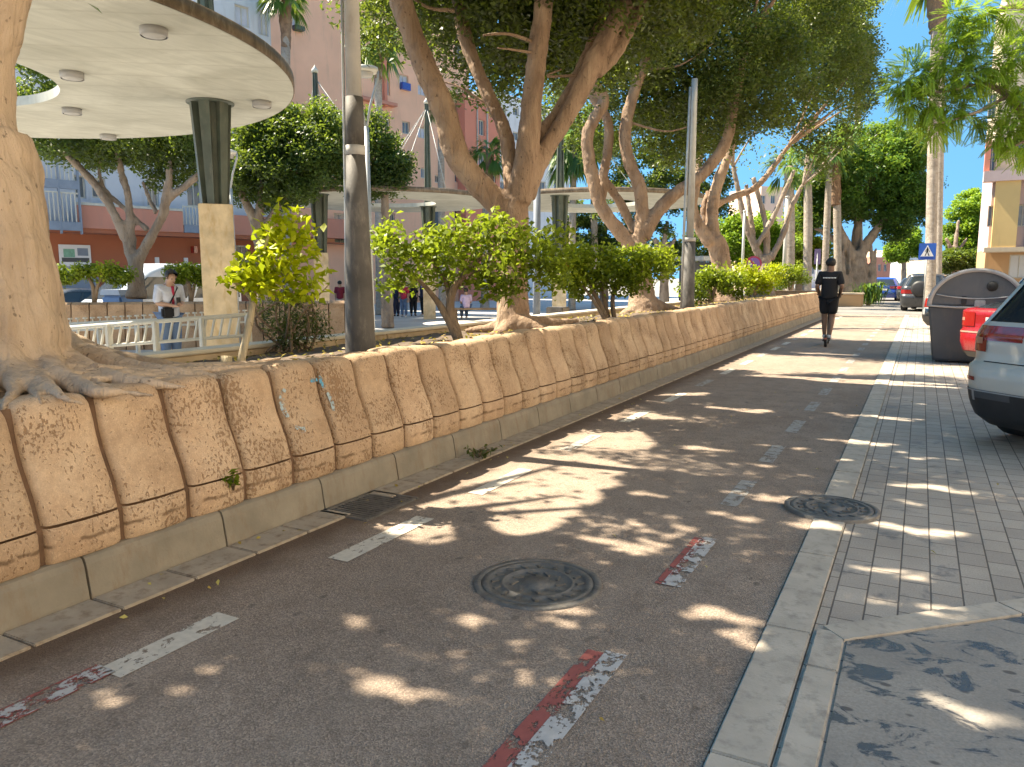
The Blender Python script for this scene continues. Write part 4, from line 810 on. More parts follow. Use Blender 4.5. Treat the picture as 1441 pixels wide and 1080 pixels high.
# no-parking disc on a slim pole
b = spot(1059, 408, 28.5); t = thing('traffic_sign', 'round violet no parking sign above the yellow green orange tree', 'sign', b)
MB().tube([(b.x, b.y, .6), (b.x, b.y, 2.2)], .03, 10).build('post', 'galv', t, b)
face = Matrix.Translation((b.x, b.y, 1.98)) @ Matrix.Rotation(YAW * .4, 4, 'Z')
def disc(r, y0, y1, name, mt, n=28):
    m_ = MB().lathe((0, 0, 0), [(.001, y0), (r, y0), (r, y1), (.001, y1)], n, False, 'Y'); m_.v = [tuple(face @ Vector(v)) for v in m_.v]; m_.build(name, mt, t, b)
disc(.29, -.06, -.04, 'rim', paint('sign_red', (0.40, 0.03, 0.08), .4, .2)); disc(.225, -.068, -.061, 'disc', paint('sign_violet', (0.20, 0.10, 0.34), .4, .2))
m_ = MB().box((-.24, -.078, -.028), (.24, -.07, .028)); m_.v = [tuple(face @ (Matrix.Rotation(.78, 3, 'Y') @ Vector(v))) for v in m_.v]; m_.build('slash', paint('sign_red2', (0.40, 0.03, 0.08), .4, .2), t, b)
# pedestrian crossing sign
b = spot(1302, 395, 30.5); t = thing('traffic_sign', 'square blue pedestrian crossing sign in front of the palm trunks', 'sign', (b.x, b.y, 0))
def sg(mb, name, mt): mb.v = [(v[0] + b.x, v[1] + b.y, v[2]) for v in mb.v]; mb.build(name, mt, t, (b.x, b.y, 0))
zc = spot(1302, 354.5, 30.5).z
sg(MB().tube([(0, 0, 0), (0, 0, zc + .2)], .03, 10), 'post', 'galv')
sg(MB().box((-.30, -.075, zc - .32), (.30, -.05, zc + .32), .02), 'panel', 'blue')
sg(MB().prism([(-.23, zc - .19), (.23, zc - .19), (0, zc + .25)], -.085, -.078), 'triangle', 'signwhite')
fig = MB()
fig.lathe((0, 0, 0), [(.001, 0)] * 2, 3)
for q in ([(-.02, zc + .10), (.02, zc + .10), (.025, zc + .16), (-.025, zc + .16)], [(-.035, zc - .03), (.03, zc - .03), (.035, zc + .11), (-.03, zc + .11)], [(-.035, zc - .03), (-.005, zc - .03), (-.05, zc - .17), (-.085, zc - .17)], [(.0, zc - .03), (.03, zc - .03), (.085, zc - .17), (.05, zc - .17)], [(.03, zc + .1), (.035, zc + .07), (.09, zc - .01), (.075, zc - .03)], [(-.03, zc + .1), (-.035, zc + .07), (-.085, zc + .0), (-.075, zc - .02)]):
    fig.prism(q, -.092, -.086)
sg(fig, 'walker_symbol', 'black')
sg(MB().box((-.22, -.085, zc - .29), (.22, -.078, zc - .215)), 'lower_stripe', paint('sign_dark_blue', (.01, .05, .3), .4, .2))
b = spot(785, 445, 17.0); b.z = -.35 + .5
t = thing('litter_bin', 'grey square litter bin on pale legs beyond the forked ficus', 'litter bin', b)
MB().box((b.x - .2, b.y - .2, .62), (b.x + .2, b.y + .2, .84), .02).build('hood', 'pole_dark', t, b)
MB().box((b.x - .18, b.y - .18, .15), (b.x + .18, b.y + .18, .6), .02).build('body', 'galv', t, b)
for sx in (-1, 1):
    MB().box((b.x + sx * .22 - .025, b.y - .03, -.35), (b.x + sx * .22 + .025, b.y + .03, .62), .005).build('leg', 'white_metal', t, b)

# ------------------------------------------------------------------ concrete disc canopies on steel and stone pillars
def star_section(r0, n=8):
    out = []
    for i in range(n):
        for a, rr_ in ((-.30, .62), (-.26, 1.0), (.26, 1.0), (.30, .62)): A = 2 * pi * (i + a) / n; out.append((rr_ * r0 * cos(A), rr_ * r0 * sin(A)))
    return out
def fluted(c, z0, r0, z1, r1, n=6):
    a, b_ = star_section(r0, n), star_section(r1, n); k = len(a)
    return MB().add([(c.x + x, c.y + y, z0) for x, y in a] + [(c.x + x, c.y + y, z1) for x, y in b_], [(i, (i + 1) % k, k + (i + 1) % k, k + i) for i in range(k)] + [tuple(range(k)), tuple(range(2 * k - 1, k - 1, -1))])
def canopy(c, R, rh, z, pillars, label, lamps=(), grp='round concrete plaza canopies', stone_top=2.78, stone_w=.2, holec=(0, 0), mast_h=3.4):
    t = thing('canopy', label, 'canopy', (c[0], c[1], -.35), 0, grp); og = (c[0], c[1], -.35); n = 96; th = .16
    vs = []; A = [2 * pi * i / n for i in range(n)]
    for r, zz, cc in ((rh, z, holec), (R - .02, z, (0, 0)), (R - .02, z + th, (0, 0)), (rh, z + th, holec)): vs += [(c[0] + cc[0] + r * cos(a), c[1] + cc[1] + r * sin(a), zz) for a in A]
    fs = [(k * n + i, k * n + (i + 1) % n, ((k + 1) % 4) * n + (i + 1) % n, ((k + 1) % 4) * n + i) for k in (0, 2, 3) for i in range(n)]
    MB().add(vs, fs).build('slab', 'canopy', t, og)
    MB().lathe((c[0], c[1], 0), [(R - .02, z + .004), (R, z + .012), (R, z + th + .02), (R - .1, z + th + .02), (R - .1, z + th + .002)], n, True).build('rim', 'rim', t, og)
    for (x, y) in lamps:
        l_ = MB().lathe((x, y, 0), [(.001, z - .10), (.13, z - .10), (.15, z - .085)], 24).build('light', 'pole_light', t, og)
        MB().lathe((x, y, 0), [(.155, z - .10), (.165, z - .10), (.165, z + .002), (.155, z + .002)], 24).build('light_casing', 'bin_trim', l_, (0, 0, 0)).location = (-og[0], -og[1], -og[2])
    for p in pillars:
        k = MB().box((p.x - stone_w, p.y - stone_w, -.36), (p.x + stone_w, p.y + stone_w, stone_top), .012, Matrix.Translation((p.x, p.y, 0)) @ Matrix.Rotation(atan2(-p.x, p.y), 4, 'Z') @ Matrix.Translation((-p.x, -p.y, 0)))
        k.build('pillar', 'marble', t, og)
        fluted(p, stone_top, stone_w * .82, z, stone_w * 1.22).build('capital', 'green_metal', t, og)
        MB().lathe((p.x, p.y, 0), [(.001, z - .03), (stone_w * 1.4, z - .03), (stone_w * 1.4, z - .001)], 24).build('collar', 'green_metal', t, og)
        fluted(p, z + th, stone_w * .62, z + mast_h, stone_w * .34).build('mast', 'green_metal', t, og)
        MB().lathe((p.x, p.y, 0), [(.001, z + mast_h + .3), (.03, z + mast_h + .22), (stone_w * .45, z + mast_h + .1), (stone_w * .45, z + mast_h), (.001, z + mast_h)], 12).build('mast_cap', 'white_metal', t, og)
        for i in range(4):
            a = atan2(c[1] - p.y, c[0] - p.x) + (i - 1.5) * .75; q = (p.x + cos(a) * R * .62, p.y + sin(a) * R * .62)
            if hypot(q[0] - c[0], q[1] - c[1]) > R - .2: q = (p.x + cos(a) * R * .3, p.y + sin(a) * R * .3)
            MB().tube([(p.x, p.y, z + mast_h - .15), (*q, z + th)], .012, 6).build('stay_cable', 'galv', t, og)
    return t
Pa = spot(311, 440, 14.2)
zc1 = 4.57
canopy((-13.9, 6.05), 6.05, 2.55, zc1, [Pa], 'large board marked concrete disc canopy with a round opening, nearest the planter', [tuple(gnd(x, y, zc1)[:2]) for x, y in ((216, 40), (101, 102), (101, 153), (368, 143), (152, 190))], holec=(-.35, .1), stone_w=.29)
cA = spot(549, 285, 32.0); cB = spot(838, 285, 32.3)
canopy((cA.x, cA.y), 4.55, 1.9, 4.55, [spot(453, 400, 29.0), spot(604, 400, 34.0)], 'distant concrete disc canopy with masts, seen beyond the tall lamp post', stone_w=.27, stone_top=2.4, mast_h=4.3, grp='round concrete plaza canopies')
canopy((cB.x, cB.y), 4.55, 1.9, 4.55, [spot(787, 400, 29.5)], 'distant concrete disc canopy behind the forked ficus limbs', stone_w=.27, stone_top=2.0, mast_h=4.0)

# ------------------------------------------------------------------ low railings on the plaza
def railing(label, pts, h, low, nb, posts, lean=0.0, finial=False, zfoot=-.35):
    t = thing('railing', label, 'railing', pts[0], 0, None); og = pts[0]; A, B = Vector(pts[0]), Vector(pts[1]); W_ = (B - A)
    for zz, r in ((h, .028), (low, .022)): MB().tube([A + Vector((0, 0, zz)), A + W_ * .5 + Vector((0, 0, zz)), B + Vector((0, 0, zz))], r, 8).build('rail', 'white_metal', t, og)
    m = MB()
    for i in range(nb):
        u = (i + .5) / nb; p = A + W_ * u; q = p + W_.normalized() * lean
        m.box((-.012, -.012, 0), (.012, .012, 1), 0, Matrix.Translation(p + Vector((0, 0, low))) @ Matrix(((1, 0, (q - p).x, 0), (0, 1, (q - p).y, 0), (0, 0, h - low, 0), (0, 0, 0, 1))))
        if finial: m.tube([p + Vector((0, 0, h)), p + Vector((0, 0, h + .10))], [.02, .012], 6); m.box((p.x - .035, p.y - .035, p.z + h + .09), (p.x + .035, p.y + .035, p.z + h + .12), .005)
    if finial: m.tube([A + Vector((0, 0, h + .02)), B + Vector((0, 0, h + .02))], .018, 6)
    m.build('slat_panel', 'white_metal', t, og)
    for i in range(posts):
        p = A + W_ * (i / (posts - 1)); MB().box((p.x - .035, p.y - .035, zfoot), (p.x + .035, p.y + .035, p.z + h + .01), .008).build('post', 'white_metal', t, og)
ra, rb = spot(88, 494, 10.0), spot(350, 474, 10.2)
railing('near white ramp railing with slanted bars behind the ficus roots', (tuple(ra), tuple(rb)), .29, .02, 22, 5, .06)
ra, rb = spot(84, 462, 15.5), spot(350, 449, 15.9)
railing('farther white railing topped with a row of small finials', (tuple(ra), tuple(rb)), .07, -.06, 26, 6, 0, True)
b = spot(300, 500, 10.4); t = thing('ramp', 'pale concrete ramp under the near white railing', 'ramp', (b.x, b.y, -.35))
ra, rb = spot(70, 520, 10.2), spot(352, 500, 10.4); n_ = Vector((-sin(YAW), cos(YAW), 0)) * 1.5
MB().add([(ra.x, ra.y, -.355), (rb.x, rb.y, -.355), (rb.x + n_.x, rb.y + n_.y, -.355), (ra.x + n_.x, ra.y + n_.y, -.355), (ra.x, ra.y, ra.z - .05), (rb.x, rb.y, rb.z), (rb.x + n_.x, rb.y + n_.y, rb.z), (ra.x + n_.x, ra.y + n_.y, ra.z - .05)],
         [(0, 1, 2, 3), (4, 5, 6, 7), (0, 1, 5, 4), (1, 2, 6, 5), (2, 3, 7, 6), (3, 0, 4, 7)]).build('ramp_slab', 'plaza', t, (b.x, b.y, -.35))
MB().box((ra.x - .05, ra.y - .08, -.35), (ra.x + .05, ra.y + .02, ra.z - .02), .01).build('end_post', 'white_metal', t, (b.x, b.y, -.35))

# second planter across the plaza, with its own moulded blocks
f0, f1 = spot(20, 440, 19.0), spot(345, 440, 20.0); f0.z = f1.z = 0
t_far = thing('planter_wall', 'brown low wall of moulded blocks across the plaza behind the railings', 'wall', (f0.x, f0.y, 0)); dF = (f1 - f0).normalized(); nF = Vector((dF.y, -dF.x, 0))
fb = None; L_ = (f1 - f0).length; nb = int(L_ / .42) + 8
for i in range(nb):
    if fb is None:
        mb = MB(); prof = [(0, -.36), (.02, .1), (-.04, .4), (-.10, .65), (-.11, .8), (-.18, .86), (-.45, .86), (-.45, -.36)]
        mb.prism([(x, z) for x, z in prof], .012, .405); fb = mb.build('wall_block', 'wallfar', t_far); o = fb
    else: o = fb.copy(); COL.objects.link(o); o.parent = t_far
    q = dF * (.42 * i); o.location = (q.x, q.y, 0); o.rotation_euler = (0, 0, atan2(dF.y, dF.x) - pi / 2)
MB().box((0.0, -2.6, -.36), (L_ + 3, -.01, .78), 0, Matrix.Translation((0, 0, 0)) @ Matrix.Rotation(atan2(dF.y, dF.x), 4, 'Z') @ Matrix.Scale(-1, 4, (0, 1, 0)) @ Matrix.Translation((0, -.44 + .0, 0)) @ Matrix.Translation((0, .0, 0))).build('soil_bed', 'soil', t_far)

# ------------------------------------------------------------------ trees on and beyond the plaza
def leafy_tree(label, base, limbs, blobs, leaf, L, n, per, cr, bark='ficus_bark2', vox=.05, group=None, bt=.5, name='tree', W=None):
    t = tree(name, label, 'tree', base, limbs, None, bark, vox, group)
    crown(t, base, blobs, leaf, L, W or L * .5, per, n, cr, gaps=False, sunlit_top=bt); return t
dP = 20.5; bP = spot(192, 418, dP)
leafy_tree('forked plaza tree growing from the far brown wall under the big canopy', bP, [px_limb(dP, R) for R in (
    [(192, 421, 0, .30), (192, 405, 0, .23), (191, 380, 0, .21), (191, 362, 0, .2)], [(188, 368, 0, .16), (178, 340, 0, .13), (160, 300, 0, .12), (138, 266, 0, .11), (112, 236, 0, .10), (90, 215, 0, .08)], [(186, 360, .1, .12), (184, 320, .1, .11), (180, 275, .1, .1), (172, 248, .1, .09), (165, 215, .1, .07)],
    [(196, 365, 0, .15), (212, 335, 0, .13), (228, 305, 0, .12), (238, 280, 0, .11), (262, 262, 0, .1), (285, 240, 0, .08)], [(226, 308, -.1, .1), (236, 260, -.1, .1), (240, 225, -.1, .07)], [(208, 325, .15, .08), (180, 298, .2, .07), (150, 270, .2, .07), (140, 245, .2, .06), (142, 225, .2, .05)], [(220, 300, .1, .07), (208, 275, .2, .06), (200, 255, .2, .05)])],
    [blob(110, 205, 20.5, 1.3, 1.4, .5), blob(180, 210, 20.8, 1.4, 1.4, .45), blob(250, 215, 20.8, 1.1, 1.3, .5), blob(160, 165, 20.8, 2.6, 2.4, .9), blob(240, 250, 21.5, .6, .7, .4), blob(285, 205, 21, .8, 1, .6), blob(20, 110, 20, 1.6, 1.6, 1.0)], 'plaza_leaf', .13, 260, 190, (.3, .55), group='leafy plaza trees')
dP = 26.5; bP = spot(372, 420, dP); bP.z = -.36
leafy_tree('dense dark plaza tree standing behind the stone pillar', bP, [[(bP, .3), (spot(368, 370, dP), .2), (spot(362, 325, dP), .18), (spot(348, 290, dP), .14), (spot(333, 260, dP), .1)], [(spot(363, 330, dP), .16), (spot(366, 290, dP), .14), (spot(370, 250, dP), .1)], [(spot(364, 335, dP), .15), (spot(385, 300, dP), .12), (spot(405, 270, dP), .1)]],
    [blob(380, 240, 26.5, 1.7, 1.7, 1.3), blob(330, 250, 26.5, 1.0, 1.2, .9), blob(430, 240, 26.5, 1.3, 1.4, 1.3), blob(420, 185, 27, 1.4, 1.4, 1.1), blob(370, 190, 27, 1.5, 1.5, 1.0), blob(455, 200, 26.5, 1.0, 1.0, 1.0)], 'plaza_leaf', .15, 260, 190, (.35, .6), group='leafy plaza trees', bt=.8)
dP = 28; bP = spot(545, 420, dP); bP.z = -.36
leafy_tree('rounded dark plaza tree between lamp post and pink tower block', bP, [[(bP, .25), (spot(544, 350, dP), .17), (spot(542, 290, dP), .15), (spot(540, 240, dP), .1)]], [blob(535, 225, 28, 1.2, 1.2, 1.2), blob(515, 250, 28, .9, 1, .8), blob(550, 245, 28, .75, .8, .7), blob(520, 195, 28, .8, .9, .8)], 'plaza_leaf', .15, 120, 190, (.3, .55), group='leafy plaza trees', bt=.9)
for lab, x, d, rows in (('flat topped hedge like orange tree left of the far forked tree', 132, 19.6, [(90, 385, 0, 15), (120, 383, 0, 15), (150, 384, 0, 15), (178, 386, 0, 13), (105, 392, 0, 12), (165, 392, 0, 12)]), ('flat topped hedge like orange tree in front of the white van', 268, 20.2, [(242, 382, 0, 11), (265, 383, 0, 13), (288, 384, 0, 11), (250, 392, 0, 10), (280, 393, 0, 9)])):
    b = spot(x, 422, d); b.z = .76
    bush('orange_tree', lab, 'tree', b, [[(b, .06), (spot(x - 1, 405, d), .05), (spot(x - 8, 390, d), .03)], [(b, .05), (spot(x + 6, 400, d), .04), (spot(x + 15, 390, d), .02)]], pb(d, rows), 'twig_bark', 'citrus_leaf', 'orange trees across the plaza', .10, .055, 55, 90, (.14, .24))
for lab, x, d, rows, lf in (('dark green tree mass seen between the twisted ficus limbs', 935, 42, [(900, 250, 0, 48), (950, 260, 0, 50), (920, 300, 0, 38), (985, 290, 0, 45), (870, 220, 0, 40), (930, 200, 0, 50), (980, 220, 0, 45), (1015, 250, 0, 26), (860, 280, 0, 34)], 'plaza_leaf'),
                            ('deep green tree standing behind the distant pair of canopies', 850, 46, [(830, 330, 0, 32), (870, 335, 0, 34), (910, 345, 0, 34), (810, 300, 0, 28), (950, 350, 0, 30), (790, 345, 0, 24), (980, 350, 0, 28), (845, 370, 0, 26)], 'plaza_leaf'),
                            ('sunny pale green tree behind the slender ficus', 1060, 46, [(1040, 345, 0, 28), (1065, 325, 0, 25), (1095, 350, 0, 28), (1030, 320, 0, 16)], 'feather_leaf'),
                            ('olive green tree between the pale palm trunks', 1125, 50, [(1120, 345, 0, 30), (1150, 355, 0, 24), (1125, 310, 0, 20), (1105, 370, 0, 20)], 'citrus_leaf'),
                            ('yellow green street tree left of the crossing sign', 1272, 80, [(1275, 335, 0, 17), (1262, 355, 0, 14), (1285, 350, 0, 13)], 'feather_leaf'),
                            ('pale feathery street tree right of the palm trunks', 1368, 62, [(1365, 290, 0, 24), (1350, 315, 0, 20), (1375, 320, 0, 26), (1360, 345, 0, 22), (1392, 350, 0, 20), (1335, 345, 0, 16), (1375, 275, 0, 12)], 'feather_leaf'),
                            ('dark low street tree behind the grey container', 1345, 58, [(1340, 368, 0, 16), (1365, 370, 0, 16), (1390, 372, 0, 14)], 'plaza_leaf')):
    b = spot(x, 400, d); b.z = -.36 if x < 1130 else 0
    leafy_tree(lab, b, [[(b, .3), (spot(x, 375, d), .22), (spot(x, 340, d), .16), (spot(x + 4, 310, d), .1)], [(spot(x, 365, d), .16), (spot(x - 14, 335, d), .12)], [(spot(x, 360, d), .15), (spot(x + 16, 335, d), .1)]], pb(d, rows), lf, .10 + d * .0026, 110, 150, (.35, .75), vox=.08, bt=.8, group='trees beyond the plaza and along the street')

def palm(label, pts, fibre, crown_at, nfr, fl, leaf='palm_leaf', grp='tall palms'):
    base = pts[0][0]; t = thing('palm_tree', label, 'palm', base, 0, grp); mb = MB()
    limb(mb, pts, 14, .05, 6); mb.build('trunk', 'palm_bark', t, base)
    if fibre:
        mb = MB(); p, r = spline(fibre, 10); r = [q * random.uniform(.9, 1.1) for q in r]; mb.tube(p, r, 14, wob=.12); mb.build('fibre_sheath', 'palm_fibre', t, base)
    V = []; C = Vector(crown_at)
    for i in range(nfr):
        a = random.uniform(0, 2 * pi); el = random.uniform(-.9, 1.2); d = Vector((cos(a) * cos(el), sin(a) * cos(el), sin(el))); s = Vector((-sin(a), cos(a), 0)); L1 = fl * random.uniform(.75, 1.1)
        st = C + d * L1 * .45; n = 15
        for j in range(n):
            u = (j / (n - 1) - .5) * 2; dd = (d + s * u * 1.25 + Vector((0, 0, -.25 * abs(u)))).normalized(); e = st + dd * L1 * .55 * (1 - .25 * abs(u)); e.z -= L1 * .28 * (1 + abs(u) * .6) * random.uniform(.6, 1.1); wv = s * .028 * fl
            V.append([tuple(st - wv * .4), tuple(st + (e - st) * .5 + Vector((0, 0, .08 * L1)) - wv), tuple(e), tuple(st + (e - st) * .5 + Vector((0, 0, .08 * L1)) + wv)])
        q = s * .03; V.append([tuple(C - q), tuple(st - q), tuple(st + q), tuple(C + q)])
    V = np.array(V); raw_mesh('crown', V, 4, leaf, t, base, np.repeat(RNG.random(nfr) * .9, 16)); return t
def palm_px(label, d, xb, xm, xt, ytop, r, fib=None, nfr=34, fl=1.5, leaf='palm_leaf', zb=0.0):
    b = spot(xb, 400, d); b.z = zb; top = spot(xt, ytop, d); mid = spot(xm, (ytop + 400) / 2, d)
    palm(label, [(b, r * 1.25), (b.lerp(mid, .15), r * 1.02), (mid, r), (top, r * .85)], [(spot(xt, fib[1], d), fib[0] * .8), (spot(xt, (fib[1] + ytop) / 2, d), fib[0]), (top, fib[0] * .9)] if fib else None, top, nfr, fl, leaf)
palm_px('tall palm whose trunk rises behind the crossing sign', 33.0, 1311, 1314, 1320, -75, .22, (.42, 45), 60, 2.6)
palm_px('slimmer palm leaning close behind the crossing sign palm', 34.0, 1322, 1323, 1328, -20, .16, None, 20, 1.4)
palm_px('palm with brown fibre sheath behind the scooter rider', 42.0, 1181, 1178, 1176, 205, .20, (.30, 290), 36, 1.6)
palm_px('straight pale palm just left of the fibre sheathed palm', 41.0, 1160, 1164, 1168, 215, .17, None, 30, 1.5)
palm_px('pale palm trunk past the end of the planter row', 40.0, 1137, 1137, 1136, 225, .22, None, 30, 1.5)
palm_px('thick pale palm trunk beside the slender ficus', 37.0, 1112, 1111, 1110, 235, .25, None, 30, 1.5)
palm_px('yellow green topped palm above the bright far ficus', 47.0, 1212, 1208, 1206, 84, .2, None, 50, 1.6)
palm_px('palm with rough brown trunk rising behind the big canopy', 40.0, 402, 402, 402, -8, .26, (.30, 70), 44, 1.7, zb=-.35)
palm_px('slim palm in front of the pink tower block, right of lamp post', 38.0, 534, 533, 532, 62, .2, (.22, 130), 50, 1.8, zb=-.35)
palm_px('low palm in front of the red gable end', 46.0, 682, 684, 688, 218, .25, (.3, 260), 40, 1.7, zb=-.35)
palm_px('palm with bare trunk left of the forked ficus', 44.0, 622, 621, 620, 150, .2, None, 30, 1.4, zb=-.35)
palm_px('bright green palm behind the distant canopy masts', 44.0, 805, 806, 808, 205, .2, None, 70, 2.6, zb=-.35)
palm_px('bright green palm right of the blue mast', 45.0, 838, 836, 834, 190, .2, None, 60, 2.3, zb=-.35)

# feathery tree whose branches reach in from the pavement side
dJ = 15.0; bJ = Vector((5.2, 15.5, 0)); V = []; tn = []
tJ = thing('feathery_tree', 'bright feathery leaved tree reaching over the parked cars', 'tree', bJ)
mb = MB()
fork = Vector((4.9, 15.6, 2.7))
for P in ([(bJ, .26), (Vector((5.1, 15.5, 1.2)), .2), (fork, .17)], [(fork, .14), (spot(1480, 190, 15.2), .10), (spot(1420, 135, 15.1), .07), (spot(1380, 120, 15), .045), (spot(1320, 130, 15), .03), (spot(1275, 130, 15), .015)], [(fork, .13), (spot(1500, 60, 15.5), .1), (spot(1440, 10, 15.3), .07), (spot(1390, 20, 15.2), .03)], [(spot(1420, 135, 15.1), .05), (spot(1370, 160, 14.8), .035), (spot(1320, 175, 14.7), .015)], [(spot(1480, 190, 15.2), .06), (spot(1440, 200, 15), .04), (spot(1415, 215, 15), .02)], [(fork, .12), (Vector((6, 16.5, 5)), .08), (Vector((7, 17, 7)), .04)]): limb(mb, P, 10)
remesh(mb.build('trunk', 'ficus_bark2', tJ, bJ), .025)
cl = [(1290, 105, 34), (1325, 85, 34), (1270, 120, 22), (1310, 140, 34), (1350, 105, 36), (1385, 95, 34), (1415, 85, 30), (1340, 150, 30), (1320, 175, 24), (1365, 75, 24), (1425, 165, 34), (1410, 190, 22), (1435, 120, 30), (1375, 165, 16), (1440, 205, 28), (1345, 55, 16), (1280, 145, 18), (1345, 20, 18), (1380, 15, 24), (1420, 20, 20), (1360, 40, 14), (1450, 60, 30), (1470, 150, 40)]
for x, y, r in cl:
    for i in range(int(r * 3.2)):
        rr_ = r * dJ / FPX; o_ = Vector(RNG.normal(size=3)); o_ = o_.normalized() * rr_ * random.uniform(.2, 1); p = spot(x, y, dJ) + o_; d = (o_.normalized() + Vector((random.uniform(-.8, .8), random.uniform(-.8, .8), random.uniform(-.5, .2)))).normalized(); s = d.cross(Vector((0, 0, 1))).normalized(); L1 = random.uniform(.24, .42); tt = random.uniform(0, 1)
        for j in range(16):
            u = (j + 1) / 16; c = p + d * L1 * u + Vector((0, 0, -.08 * u * u * L1 * 2))
            for sg_ in (-1, 1):
                e = c + (s * sg_ * .060 + d * .022 + Vector((0, 0, -.02))) * (1 - .5 * abs(u - .45)); w_ = d * .011
                V.append([tuple(c - w_), tuple((c + e) / 2 - w_ + Vector((0, 0, .006))), tuple(e), tuple((c + e) / 2 + w_)]); tn.append(tt)
raw_mesh('crown', np.array(V), 4, 'feather_leaf', tJ, bJ, np.array(tn))

# ------------------------------------------------------------------ buildings
def plane_uv(A, B):
    A = Vector((A.x, A.y, 0)); B = Vector((B.x, B.y, 0)); d = (B - A).normalized(); n = Vector((d.y, -d.x, 0))
    if n.dot(Vector((EYE.x, EYE.y, 0)) - A) < 0: n = -n
    def uv(x, y):
        r = ray(x, y); k = (A - Vector((EYE.x, EYE.y, 0))).dot(n) / Vector((r.x, r.y, 0)).dot(n); p = EYE + r * k
        return (p - A).dot(d), p.z
    return A, B, d, n, uv
def facade(t, og, A, d, n, L, z0, z1, ops, wallm, depth=8.0, rec=.18, framem='white_metal', panem='pane', name='wall', proud=0.0):
    us = sorted({0.0, L} | {u for o in ops for u in o[:2] if 0 < u < L}); zs = sorted({z0, z1} | {v for o in ops for v in o[2:4] if z0 < v < z1}); P = lambda u, z, w=0.0: tuple(A + d * u + n * (w + proud) + Vector((0, 0, z)))
    mb = MB(); ins = lambda u, z: any(o[0] < u < o[1] and o[2] < z < o[3] for o in ops)
    for a, b in zip(us, us[1:]):
        for e, f in zip(zs, zs[1:]):
            if not ins((a + b) / 2, (e + f) / 2): mb.add([P(a, e), P(b, e), P(b, f), P(a, f)], [(0, 1, 2, 3)])
    for a, b, e, f in [o[:4] for o in ops]:
        mb.add([P(a, e), P(b, e), P(b, f), P(a, f), P(a, e, -rec), P(b, e, -rec), P(b, f, -rec), P(a, f, -rec)], [(0, 1, 5, 4), (1, 2, 6, 5), (2, 3, 7, 6), (3, 0, 4, 7)])
    mb.add([P(0, z0), P(L, z0), P(L, z1), P(0, z1), P(0, z0, -depth), P(L, z0, -depth), P(L, z1, -depth), P(0, z1, -depth)], [(0, 4, 7, 3), (1, 2, 6, 5), (3, 7, 6, 2), (4, 5, 6, 7)])
    mb.build(name, wallm, t, og, fix=False)
    for o in ops:
        a, b, e, f = o[:4]; fw = min(.08, (b - a) * .16); fm = MB(); rot = Matrix((( d.x, n.x, 0, 0), (d.y, n.y, 0, 0), (0, 0, 1, 0), (0, 0, 0, 1)))
        T = Matrix.Translation(A + n * proud) @ rot
        for lo, hi in (((a, e), (a + fw, f)), ((b - fw, e), (b, f)), ((a + fw, e), (b - fw, e + fw)), ((a + fw, f - fw), (b - fw, f)), (((a + b) / 2 - fw * .3, e + fw), ((a + b) / 2 + fw * .3, f - fw))): fm.box((lo[0] + .002, -rec + .002, lo[1] + .002), (hi[0] - .002, -rec + .06, hi[1] - .002), 0, T)
        w_ = fm.build('window', framem, t, og); pm = o[4] if len(o) > 4 else panem
        MB().box((a + fw * .5, -rec - .06, e + fw * .5), (b - fw * .5, -rec + .012, f - fw * .5), 0, T).build('pane', pm, w_, og)
    return T if ops else Matrix.Translation(A + n * proud) @ Matrix(((d.x, n.x, 0, 0), (d.y, n.y, 0, 0), (0, 0, 1, 0), (0, 0, 0, 1)))
M['terracotta'] = plastered('terracotta_plaster', (0.43, 0.14, 0.07)); M['pinkband'] = plastered('salmon_plaster', (0.62, 0.26, 0.18)); M['bluewhite'] = plastered('blue_white_plaster', (0.58, 0.61, 0.66)); M['pinkwall'] = plastered('pale_pink_plaster', (0.86, 0.49, 0.33)); M['pinkpale'] = plastered('faded_pink_plaster', (0.84, 0.58, 0.44))
M['redwall'] = plastered('brick_red_plaster', (0.66, 0.24, 0.16)); M['whitewall'] = plastered('white_plaster', (0.68, 0.70, 0.72)); M['yellow'] = plastered('yellow_plaster', (0.72, 0.50, 0.22)); M['mauve'] = plastered('mauve_plaster', (0.58, 0.44, 0.42)); M['beige'] = M['beige']; M['beigewall'] = plastered('beige_plaster', (0.62, 0.5, 0.36)); M['tanwall'] = plastered('tan_plaster', (0.55, 0.33, 0.17))
M['creamwall'] = plastered('cream_plaster', (0.70, 0.60, 0.47)); M['bluegrey'] = dull('blue_grey_paint', (0.22, 0.265, 0.33), .12, 3, .6); M['shutter'] = dull('pale_blue_shutter', (0.55, 0.58, 0.68), .1, 3, .7)
M['darkwin'] = glass_dark('dark_opening', (0.03, 0.03, 0.035), .2)

